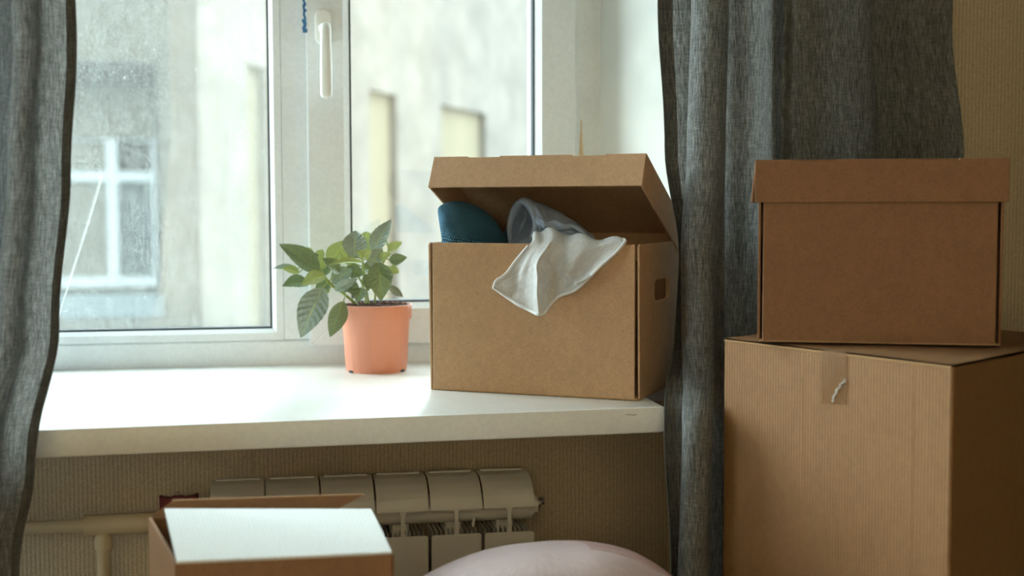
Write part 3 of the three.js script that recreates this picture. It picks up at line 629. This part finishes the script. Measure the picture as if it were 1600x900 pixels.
// ------------------------------------------------------------------ an unseen dark cabinet, added to keep the room light off the right-hand faces
{
  const o = thing('added_wardrobe', 'tall dark brown cabinet added to the right of the stacked boxes to block room light', 'added_wardrobe', [1.34, 0, 1.3]);
  part('carcass', box(-0.27, 0.3, 0.06, 2.1, -0.45, 0.45, 0.004), M.darkWood, o);
  part('plinth', box(-0.24, 0.28, 0, 0.06, -0.42, 0.42), M.darkWood, o);
  for (const [a, b, h] of [[-0.447, -0.002, -0.04], [0.002, 0.447, 0.04]]) { const d = part('door', box(-0.29, -0.271, 0.08, 2.08, a, b, 0.003), M.darkWood, o); part('handle', box(-0.305, -0.291, 1.0, 1.14, h - 0.006, h + 0.006, 0.003), M.metal, d); }
}

// ------------------------------------------------------------------ bench, small open carton and pink cushion in front
{
  const y = 0.535;
  const o = thing('bench', 'brown upholstered bench carrying the small open carton and the pink cushion', 'bench', [0.12, 0, 0.72]);
  part('seat', box(-0.35, 0.37, y - 0.10, y, -0.36, 0.36, 0.02), M.bench, o);
  for (const [x, z] of [[-0.3, -0.3], [0.32, -0.3], [-0.3, 0.3], [0.32, 0.3]]) part('leg', box(x - 0.025, x + 0.025, 0, y - 0.10, z - 0.025, z + 0.025, 0.004), M.darkKraft, o);

  const FL = V(-0.103, 0, 0.660), FR = V(0.1145, 0, 0.664), BL = V(-0.148, 0, 0.452), BR = FR.clone().add(BL).sub(FL), H = 0.7995 - y;
  const c = thing('open_carton', 'small open carton with a bright white front flap, below the sill', 'box', [FL.x, y, FL.z]);
  const P = (q) => q.clone().sub(FL);
  const sheet = (a, b, y0, y1, m, name, parent = c) => {
    const d = b.clone().sub(a), len = d.length(); d.normalize();
    const g = box(0.0005, len - 0.0005, y0, y1, -0.0015, 0.0015, 0.0008), z = V(d.z, 0, -d.x).negate();
    g.applyMatrix4(new THREE.Matrix4().makeBasis(d, V(0, 1, 0), d.clone().cross(V(0, 1, 0))).setPosition(a));
    return part(name, g, m, parent);
  };
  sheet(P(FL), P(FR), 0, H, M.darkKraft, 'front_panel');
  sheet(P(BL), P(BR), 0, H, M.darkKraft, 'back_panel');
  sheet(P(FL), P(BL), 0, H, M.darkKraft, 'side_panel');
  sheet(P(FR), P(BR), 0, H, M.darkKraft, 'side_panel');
  part('bottom_panel', (() => { const s = surface((u, t) => P(FL).lerp(P(FR), u).add(P(BL).sub(P(FL)).multiplyScalar(t)).setY(0.002), 2, 2, 0.2, 0.2); return s; })(), M.darkKraft, c);
  // flaps: four corner points, thin board with real edges
  const board = (a, b, d, e, bend = 0) => {
    const n = b.clone().sub(a).cross(d.clone().sub(a)).normalize();
    const f = (off) => surface((s, t) => { const lo = a.clone().lerp(b, s), hi = d.clone().lerp(e, s); return lo.lerp(hi, t).addScaledVector(n, off + bend * Math.sin(Math.PI * t)); }, 16, 10, a.distanceTo(b), a.distanceTo(d));
    const top = f(0.0014).toNonIndexed(), bot = f(-0.0014).toNonIndexed();
    const rim = surface((s, t) => { const k = s * 4, i = Math.min(3, Math.floor(k)), fr = k - i, q = [a, b, e, d, a]; return q[i].clone().lerp(q[i + 1], fr).addScaledVector(n, (t - 0.5) * 0.0028); }, 64, 1, 0.5, 0.003).toNonIndexed();
    return mergeGeometries([top, bot, rim]);
  };
  const W = (x, yy, z) => V(x, yy, z).sub(V(FL.x, y, FL.z));
  part('front_flap', board(W(-0.1025, 0.8005, 0.6585), W(0.1135, 0.8005, 0.6625), W(-0.1270, 0.8190, 0.500), W(0.1040, 0.8085, 0.500), 0.0014), M.whiteBoard, c, 'white upper flap of the small carton');
  part('back_flap', board(W(-0.147, 0.8005, 0.452), W(0.067, 0.8005, 0.456), W(-0.1225, 0.8165, 0.447), W(0.0995, 0.8145, 0.447)), M.darkKraft, c, 'raised brown back flap');
  part('flap_edge', tube([[-0.1225, 0.8170, 0.447], [-0.05, 0.8166, 0.4474], [0.02, 0.8158, 0.447], [0.0995, 0.8150, 0.447]].map((q) => [q[0] - FL.x, q[1] - y, q[2] - FL.z]), 0.0013, 60, 6), M.kraft, c);
  part('side_flap', board(W(-0.1045, 0.8, 0.655), W(-0.1465, 0.8, 0.457), W(-0.083, 0.745, 0.640), W(-0.105, 0.735, 0.475)), M.darkKraft, c);

  // cushion: a plump pillow with a seam all round
  const at = V(0.312, y, 0.475), cu = thing('pink_cushion', 'pale pink satin cushion in front of the radiator', 'cushion', [at.x, at.y, at.z]);
  const A = 0.225, B = 0.15, TH = 0.212;
  const rim = (a) => { const c2 = Math.cos(a), s2 = Math.sin(a), p = 0.72; return [A * Math.sign(c2) * Math.pow(Math.abs(c2), p), B * Math.sign(s2) * Math.pow(Math.abs(s2), p)]; };
  const top = (s, t) => { const [x, z] = rim(s * 2 * Math.PI), k = Math.sin(t * Math.PI / 2), h = Math.pow(Math.max(0, 1 - Math.pow(k, 2.4)), 0.62), q = x * k / A; return V(x * k, 0.075 + (TH - 0.075) * h * (1 + 0.10 * q - 0.22 * Math.max(0, q - 0.2) ** 1.5) + 0.003 * noise.noise(x * k * 14, z * k * 14, 1) * h, z * k); };
  const bot = (s, t) => { const [x, z] = rim(s * 2 * Math.PI), k = Math.sin(t * Math.PI / 2), h = Math.pow(Math.max(0, 1 - Math.pow(k, 3)), 0.5); return V(x * k * 0.985, 0.075 - 0.0745 * h, z * k * 0.985); };
  const g0 = -0.20, g1 = 0.035, gt = 0.16;                            // the gusset: a pinker sector at the right, from gt outwards
  part('cover', mergeGeometries([surface((s, t) => top(g1 + (1 + g0 - g1) * s, t), 84, 30, 1, 0.2), surface((s, t) => top(g0 + (g1 - g0) * s, t * gt), 16, 6, 0.2, 0.05)]), M.pink, cu);
  part('gusset', surface((s, t) => top(g0 + (g1 - g0) * s, gt + (1 - gt) * t), 30, 26, 0.2, 0.2), M.pinkSide, cu, 'deeper pink side panel');
  const seam = []; for (let i = 0; i <= 20; i++) seam.push(top(g1, gt + (0.98 - gt) * i / 20).add(V(0, 0.0006, 0)));
  part('seam', new THREE.TubeGeometry(new THREE.CatmullRomCurve3(seam), 60, 0.0013, 6, false), M.pink, cu);
  part('underside', surface(bot, 96, 20, 1, 0.2), M.pinkSide, cu);
  const loop = []; for (let i = 0; i < 72; i++) { const [x, z] = rim(i / 72 * 2 * Math.PI); loop.push(V(x, 0.075, z)); }
  part('piping', new THREE.TubeGeometry(new THREE.CatmullRomCurve3(loop, true), 144, 0.0035, 8, true), M.pinkSide, cu);
}

// ------------------------------------------------------------------ potted plant
{
  const o = thing('potted_plant', 'small leafy plant with glossy leaves in an orange plastic pot', 'plant', [0.163, SILL, -0.19]);
  const prof = [[0.0, 0.004], [0.044, 0.004], [0.0475, 0.0005], [0.0492, 0.0], [0.0505, 0.003], [0.0515, 0.010], [0.0560, 0.0855], [0.0566, 0.0868], [0.0585, 0.0872], [0.0592, 0.0885], [0.0600, 0.1095], [0.0596, 0.1112], [0.0583, 0.1115], [0.0572, 0.1105], [0.0562, 0.092], [0.053, 0.085], [0.049, 0.012], [0.0, 0.008]].map((q) => new THREE.Vector2(...q));
  const pot = part('pot', toCreasedNormals(new THREE.LatheGeometry(prof, 72), 0.7), M.terracotta, o, 'orange plastic flower pot');
  for (const a of [-1.05, -0.62 + Math.PI / 2 + 0.0, 2.6, 4.2]) {           // drainage notches in the foot
    const g = box(-0.005, 0.005, 0.0002, 0.004, -0.0015, 0.0022, 0.0008); g.translate(0, 0, 0.0497); g.rotateY(a);
    part('drain_notch', g, M.gasket, pot);
  }
  part('soil', surface((s, t) => V(0.0562 * t * Math.cos(s * 2 * Math.PI), 0.1098 + 0.0055 * noise.noise(t * Math.cos(s * 6.2832) * 7, t * Math.sin(s * 6.2832) * 7, 1) + 0.002 * noise.noise(t * Math.cos(s * 6.2832) * 22, t * Math.sin(s * 6.2832) * 22, 5), 0.0562 * t * Math.sin(s * 2 * Math.PI)), 96, 30, 1, 1), M.soil, o);
  const stems = [
    [[-0.025, 0.104, 0], [-0.038, 0.117, 0.005], [-0.056, 0.132, 0.008], [-0.074, 0.145, 0.010], [-0.087, 0.162, 0.005], [-0.095, 0.180, -0.010], [-0.101, 0.189, -0.030]],
    [[-0.011, 0.104, 0], [-0.016, 0.139, 0.010], [-0.021, 0.165, 0.020], [-0.023, 0.189, 0.030]],
    [[-0.001, 0.104, -0.010], [0.001, 0.144, -0.005], [0.009, 0.173, 0], [0.022, 0.199, 0], [0.017, 0.224, -0.020]],
    [[-0.015, 0.104, -0.010], [-0.019, 0.138, -0.015], [-0.038, 0.170, -0.020], [-0.057, 0.173, -0.020]],
  ];
  stems.forEach((q, k) => part('stem', tube(q, k ? 0.0017 : 0.0024, 50, 8), M.stem, o));
  const samples = stems.flatMap((q) => { const c = new THREE.CatmullRomCurve3(q.map((a) => V(...a))); return c.getPoints(40); });
  const leaves = [
    ['d', [-0.093, 0.168, 0.010], [-0.157, 0.214, 0.030], 0.030, 0.0], ['s', [-0.128, 0.169, -0.030], [-0.169, 0.172, -0.030], 0.013, 0.5],
    ['l', [-0.125, 0.164, -0.020], [-0.154, 0.172, -0.020], 0.014, 0.2], ['d', [-0.110, 0.148, -0.010], [-0.153, 0.145, 0.010], 0.025, 0.3],
    ['l', [-0.085, 0.163, 0.035], [-0.123, 0.148, 0.050], 0.022, 0.1], ['s', [-0.088, 0.143, 0.040], [-0.126, 0.063, 0.055], 0.039, 0.0],
    ['d', [-0.055, 0.119, 0.030], [-0.078, 0.061, 0.035], 0.025, -0.2], ['l', [-0.075, 0.175, -0.010], [-0.047, 0.218, -0.030], 0.028, 0.0],
    ['r', [-0.037, 0.189, 0.020], [-0.033, 0.235, 0.0], 0.034, 0.1], ['s', [-0.004, 0.194, -0.010], [0.028, 0.253, -0.020], 0.025, -0.2],
    ['l', [-0.012, 0.212, -0.040], [-0.011, 0.232, -0.050], 0.020, 0.0], ['l', [-0.022, 0.183, 0.045], [-0.080, 0.181, 0.055], 0.013, 0.5],
    ['d', [0.002, 0.183, 0.045], [0.004, 0.121, 0.060], 0.034, 0.0], ['l', [0.021, 0.201, 0.0], [0.044, 0.215, 0.010], 0.014, 0.2],
    ['d', [0.022, 0.184, 0.010], [0.051, 0.190, 0.020], 0.016, 0.4], ['l', [0.022, 0.170, 0.0], [0.039, 0.164, 0.010], 0.015, 0.2],
    ['s', [0.022, 0.141, -0.020], [0.049, 0.120, -0.030], 0.011, 0.3], ['d', [-0.026, 0.141, 0.035], [-0.033, 0.119, 0.045], 0.024, 0.2],
    ['d', [-0.018, 0.163, 0.030], [-0.014, 0.136, 0.035], 0.017, -0.2], ['l', [-0.023, 0.192, 0.050], [-0.010, 0.203, 0.055], 0.014, 0.0],
    ['l', [-0.023, 0.192, 0.050], [-0.035, 0.201, 0.055], 0.013, 0.2], ['l', [-0.087, 0.170, 0.0], [-0.093, 0.193, -0.010], 0.018, 0.2],
    ['l', [-0.104, 0.189, -0.030], [-0.119, 0.206, -0.040], 0.015, 0.0], ['r', [-0.072, 0.147, 0.0], [-0.038, 0.171, 0.0], 0.025, 0.0],
    ['s', [-0.069, 0.137, 0.020], [-0.031, 0.156, 0.030], 0.015, 0.3], ['l', [-0.076, 0.138, 0.0], [-0.092, 0.131, 0.0], 0.014, 0.1],
    ['d', [-0.050, 0.170, -0.010], [-0.019, 0.160, -0.010], 0.022, 0.1], ['d', [0.019, 0.168, -0.010], [0.027, 0.149, -0.010], 0.013, 0.0],
    ['l', [-0.095, 0.184, -0.040], [-0.085, 0.202, -0.050], 0.014, 0.2], ['d', [-0.059, 0.130, -0.020], [-0.043, 0.142, -0.030], 0.015, 0.0],
    ['l', [0.005, 0.189, 0.010], [0.024, 0.196, 0.020], 0.012, 0.3], ['d', [-0.087, 0.161, -0.020], [-0.072, 0.175, -0.020], 0.013, 0.0],
    ['d', [-0.060, 0.165, 0.015], [-0.088, 0.190, 0.030], 0.020, 0.2], ['l', [-0.040, 0.178, 0.012], [-0.062, 0.205, 0.020], 0.017, 0.1],
    ['s', [-0.012, 0.175, 0.010], [0.012, 0.205, 0.0], 0.022, 0.2], ['d', [-0.050, 0.150, 0.020], [-0.028, 0.128, 0.030], 0.018, 0.1],
    ['l', [-0.005, 0.200, -0.015], [-0.028, 0.222, -0.025], 0.016, 0.0], ['d', [-0.100, 0.175, -0.015], [-0.128, 0.192, -0.025], 0.022, 0.2],
    ['l', [0.010, 0.172, -0.015], [0.030, 0.158, -0.020], 0.014, 0.2], ['d', [-0.075, 0.150, -0.005], [-0.100, 0.132, 0.0], 0.020, 0.1],
    ['d', [-0.006, 0.169, -0.020], [-0.023, 0.170, -0.020], 0.019, 0.2], ['d', [-0.101, 0.197, -0.035], [-0.101, 0.183, -0.035], 0.016, 0.1],
  ];
  leaves.forEach(([kind, b, tip, w, roll], k) => {
    const B = V(...b), Tp = V(...tip), a = Tp.clone().sub(B), len = a.length(); a.normalize();
    const side = a.clone().cross(V(-0.05, 0.45, 0.9)).normalize().applyAxisAngle(a, roll), n = side.clone().cross(a).normalize();
    const rib = kind === 'r' || kind === 's' ? 1 : 0.45, sag = len * 0.10;
    const f = (s, t) => {
      const x = (s - 0.5) * 2, wd = 0.5 * w * Math.pow(Math.sin(Math.PI * Math.pow(t, 0.82)), 0.85) * (1 - 0.15 * t) * 1.3;
      const edge = Math.abs(x), p = B.clone().addScaledVector(a, len * t);
      p.addScaledVector(side, x * wd);
      p.addScaledVector(n, sag * (Math.sin(Math.PI * t) - 0.0) * 0.8 - sag * t * t * 0.3 + wd * 0.28 * edge * edge - 0.0012 * Math.exp(-x * x * 40));
      p.addScaledVector(n, rib * 0.05 * w * Math.sin((t * 8 - edge * 1.6) * 2 * Math.PI) * Math.sin(Math.PI * t) * (1 - Math.exp(-x * x * 12)));
      p.addScaledVector(n, 0.05 * w * edge * noise.noise(t * 4 + k * 3, x, k));
      return p;
    };
    const leaf = part('leaf', surface(f, 16, 44, 1, 1), kind === 'l' ? M.leafL : kind === 'd' ? M.leafD : M.leafS, o);
    let best = samples[0]; for (const q of samples) if (q.distanceToSquared(B) < best.distanceToSquared(B)) best = q;
    if (best.distanceTo(B) > 0.002) part('petiole', new THREE.TubeGeometry(new THREE.CatmullRomCurve3([best.clone(), best.clone().lerp(B, 0.5).add(V(0, 0.002, 0)), B.clone().addScaledVector(a, len * 0.03)]), 10, 0.0011, 6, false), M.stem, leaf);
  });
}

// ------------------------------------------------------------------ curtains: plan lines [x, z] at several heights
function curtain(label, levels, at, hemS, hemSide) {
  const o = thing('curtain', label, 'curtain', at);
  const plan = (y, s) => {
    let i = 0; while (i < levels.length - 2 && y < levels[i + 1].y) i++;
    const A = levels[i], B = levels[i + 1], f = smooth(0, 1, (A.y - y) / (A.y - B.y)), p = spline(A.p, s), q = spline(B.p, s);
    return [p[0] + (q[0] - p[0]) * f, p[1] + (q[1] - p[1]) * f];
  };
  const y1 = levels[0].y, y0 = levels.at(-1).y;
  // even arc length at mid height
  const K = 600, arc = [0]; let prev = plan(1.1, 0);
  for (let i = 1; i <= K; i++) { const q = plan(1.1, i / K); arc.push(arc[i - 1] + Math.hypot(q[0] - prev[0], q[1] - prev[1])); prev = q; }
  const total = arc[K], at_ = (u) => { const d = u * total; let lo = 0, hi = K; while (hi - lo > 1) { const m = (lo + hi) >> 1; if (arc[m] <= d) lo = m; else hi = m; } return (lo + (d - arc[lo]) / Math.max(1e-9, arc[hi] - arc[lo])) / K; };
  const f = (u, t) => { const y = y0 + (y1 - y0) * t, s = at_(u), p = plan(y, s); return V(p[0] + 0.0020 * noise.noise(u * total * 22, y * 5, 1) - at[0], y - at[1], p[1] + 0.0035 * noise.noise(u * total * 16, y * 4, 6) + 0.0012 * noise.noise(u * total * 60, y * 14, 2) - at[2]); };
  const h = hemS / total;
  const span = (a, b, n, lift) => { const g = surface((s, t) => f(a + (b - a) * s, t), n, 120, (b - a) * total, y1 - y0); return g; };
  part('panel', span(hemSide < 0 ? h : 0, hemSide < 0 ? 1 : 1 - h, 300), M.curtain, o);
  part('side_hem', span(hemSide < 0 ? 0 : 1 - h, hemSide < 0 ? h : 1, 14), M.curtainHem, o);
  const e = []; for (let i = 0; i <= 60; i++) e.push(f(hemSide < 0 ? 0 : 1, i / 60));
  part('hem_edge', new THREE.TubeGeometry(new THREE.CatmullRomCurve3(e), 160, 0.0011, 6, false), M.curtainHem, o);
  return o;
}
{
  // right-hand curtain, from its window edge to its far edge
  const high = [[0.562, 0.125], [0.571, 0.120], [0.580, 0.118], [0.598, 0.120], [0.612, 0.128], [0.610, 0.146], [0.596, 0.158], [0.588, 0.176], [0.592, 0.200], [0.606, 0.212], [0.626, 0.205], [0.642, 0.182], [0.649, 0.155], [0.650, 0.125], [0.660, 0.102], [0.678, 0.095], [0.700, 0.108], [0.727, 0.098], [0.742, 0.078], [0.751, 0.064], [0.760, 0.058], [0.764, 0.065], [0.764, 0.078], [0.768, 0.088], [0.788, 0.074], [0.825, 0.084], [0.881, 0.078], [0.919, 0.064], [0.939, 0.044], [0.988, 0.034], [1.032, 0.034], [1.052, 0.048], [1.074, 0.052]];
  const low = [[0.518, 0.312], [0.525, 0.306], [0.532, 0.304], [0.542, 0.306], [0.549, 0.312], [0.545, 0.325], [0.532, 0.334], [0.523, 0.345], [0.525, 0.362], [0.538, 0.370], [0.555, 0.362], [0.567, 0.340], [0.574, 0.318], [0.580, 0.295], [0.600, 0.272], [0.624, 0.250], [0.662, 0.216], [0.702, 0.178], [0.720, 0.150], [0.732, 0.130], [0.742, 0.120], [0.749, 0.120], [0.753, 0.125], [0.760, 0.125], [0.780, 0.110], [0.822, 0.106], [0.880, 0.094], [0.919, 0.078], [0.942, 0.056], [0.994, 0.042], [1.041, 0.040], [1.064, 0.050], [1.086, 0.055]];
  // dx at the window edge, far at the other edge, mix 0 for hanging free above the sill, 1 for pushed out below it
  const line = (mix, dx, far) => high.map(([x, z], i) => [x + (low[i][0] - x) * mix + dx * (i < 5 ? 1 - i / 10 : i < 12 ? -0.45 : 0) + (i > 25 ? far * (i - 25) / 7 : 0), z + (low[i][1] - z) * mix]);
  curtain('grey linen curtain hanging at the right of the window, behind the stacked boxes', [
    { y: 2.70, p: line(0, -0.03, -0.05) }, { y: 1.45, p: line(0, -0.006, -0.012) }, { y: 1.24, p: line(0, 0.006, 0.012) }, { y: 1.08, p: line(0, 0.028, 0.02) }, { y: 0.985, p: line(0, 0.024, 0.02) }, { y: 0.935, p: line(0.12, 0.018, 0.02) }, { y: 0.908, p: line(0.5, 0.004, 0.02) }, { y: 0.886, p: line(0.95, -0.004, 0.01) }, { y: 0.860, p: line(1, -0.006, 0) }, { y: 0.65, p: line(1, 0.004, 0) }, { y: 0.012, p: line(1, 0.02, 0) },
  ], [0.78, 0.012, 0.2], 0.019, -1);
  // left-hand curtain, from far left to its window edge
  const lb = [[-0.95, 0.33], [-0.90, 0.40], [-0.85, 0.33], [-0.79, 0.41], [-0.73, 0.33], [-0.67, 0.41], [-0.61, 0.335], [-0.55, 0.41], [-0.49, 0.34], [-0.435, 0.41], [-0.375, 0.35], [-0.338, 0.408], [-0.314, 0.394], [-0.3055, 0.352], [-0.3035, 0.345], [-0.3000, 0.360], [-0.292, 0.404], [-0.279, 0.416], [-0.2685, 0.408], [-0.2640, 0.384], [-0.254, 0.374], [-0.243, 0.362], [-0.238, 0.366], [-0.228, 0.376]];
  const ls = (dx, k = 1) => lb.map(([x, z]) => [x + dx * smooth(-0.95, -0.35, x) , 0.37 + (z - 0.37) * k]);
  curtain('grey linen curtain gathered at the left edge of the window', [
    { y: 2.70, p: ls(0.01) }, { y: 1.36, p: ls(0) }, { y: 1.20, p: ls(-0.010) }, { y: 1.02, p: ls(-0.027) }, { y: 0.857, p: ls(-0.058) }, { y: 0.727, p: ls(-0.080) }, { y: 0.012, p: ls(-0.11) },
  ], [-0.6, 0.012, 0.37], 0.0185, 1);
}

// ------------------------------------------------------------------ outdoors: the house across the yard
{
  const gy = -6, roof = 6.2;
  const yard = plain('yard_ground', 'grey yard between the houses', box(-30, 40, gy - 0.3, gy, -45, -0.6), M.asphalt);
  // the outside of our own house rises above and to the right of the window
  const outer = structure('outer_wall', 'outside of the house that the room belongs to');
  part('upper_storeys', box(-2.5, 16, 2.951, 11, -0.5, 3.8), M.facade, outer);
  part('neighbouring_rooms', box(2.51, 16, -6, 2.95, -0.5, 3.8), M.facade, outer);
  part('lower_storeys', box(-2.5, 2.5, -6, -0.201, -0.5, 3.8), M.facade, outer);
  const o = thing('apartment_house', 'pale plastered house across the yard, seen blurred through the window', 'building', [-0.573, gy, -14]);
  const G = 0.573, Y = (y) => y - gy, Z = 14;
  // front wall round a recessed bay
  const bx0 = -3.6 + G, bx1 = -1.335 + G, by0 = Y(0.0), by1 = Y(2.84);
  part('wall', mergeGeometries([box(-9, bx0, 0, Y(roof), -0.5, 0), box(bx1, 0, 0, Y(roof), -0.5, 0), box(bx0, bx1, by1, Y(roof), -0.5, 0), box(bx0, bx1, 0, by0, -0.5, 0), box(bx0, bx1, by0, by1, -0.62, -0.5)]), M.facade, o);
  const bay = joint('bay_window', o);
  part('recess_top_band', box(bx0, bx1 + 0.0, by1 - 0.25, by1, -0.42, 0.01, 0.01), M.darkBrown, bay);  // dark brown band across the top of the recess
  part('recess_side_band', box(bx1 - 0.05, bx1, by0, by1 - 0.16, -0.45, 0.01, 0.01), M.darkBrown, bay);  // dark brown band down the right of the recess
  part('blind_box', box(bx0, bx1 - 0.05, Y(1.95), by1 - 0.16, -0.5, -0.36, 0.01), M.facade, bay);
  const fz = -0.38, wx = [-3.0, -1.977, -1.45].map((x) => x + G);
  part('frame', mergeGeometries([
    box(wx[1], wx[1] + 0.12, Y(0.18), Y(1.95), fz - 0.05, fz + 0.05), box(wx[2], wx[2] + 0.10, Y(0.18), Y(1.95), fz - 0.05, fz + 0.05), box(wx[0], wx[0] + 0.12, Y(0.18), Y(1.95), fz - 0.05, fz + 0.05),
    box(wx[0], wx[2] + 0.10, Y(0.18), Y(0.30), fz - 0.045, fz + 0.045), box(wx[0], wx[2] + 0.10, Y(1.45), Y(1.56), fz - 0.045, fz + 0.045), box(wx[0], wx[2] + 0.10, Y(1.92), Y(1.95), fz - 0.045, fz - 0.02)]), M.farFrame, bay);
  part('pane', box(wx[1] + 0.1, wx[2] + 0.02, Y(0.28), Y(1.47), fz - 0.03, fz - 0.02), M.farGlass, bay, 'dark window pane');
  part('pane', box(wx[1] + 0.1, wx[2] + 0.02, Y(1.54), Y(1.93), fz - 0.03, fz - 0.02), M.darkBrown, bay);
  part('pane', box(wx[0] + 0.1, wx[1] + 0.02, Y(0.28), Y(1.93), fz - 0.03, fz - 0.02), M.facade, bay);
  part('sill_flashing', box(bx0, bx1 + 0.02, Y(-0.16), Y(0.10), -0.45, 0.06, 0.02), M.zinc, bay);
  part('corner_quoin', box(-0.30, 0.03, 0, Y(roof), -0.3, 0.04, 0.01), M.facadeSide, o);
  // side wall running back to the right, with three tall windows
  const side = new THREE.Group(); side.name = 'side_wall'; side.position.set(0, 0, 0); side.rotation.y = Math.atan2(0.89, 0.455); o.add(side);
  const openings = [[0.55, 1.05], [4.35, 5.45], [7.5, 10.0]], wy0 = Y(-0.6), wy1 = Y(2.88), pieces = [];
  let x = 0.02;
  for (const [a, b] of openings) { pieces.push(box(x, a, 0, Y(roof), -0.45, 0), box(a, b, 0, wy0, -0.45, 0), box(a, b, wy1, Y(roof), -0.45, 0)); x = b; }
  pieces.push(box(x, 22, 0, Y(roof), -0.45, 0));
  part('plaster', mergeGeometries(pieces), M.facadeSide, side);
  for (const [a, b] of openings) { const m = part('window', box(a, b, wy0, wy1, -0.45, -0.12), M.farShade, side); }
  part('roof_slab', box(-9, 0.2, Y(roof), Y(roof) + 0.25, -9, 0.35), M.zinc, o);
}
renderer.render(scene, camera);
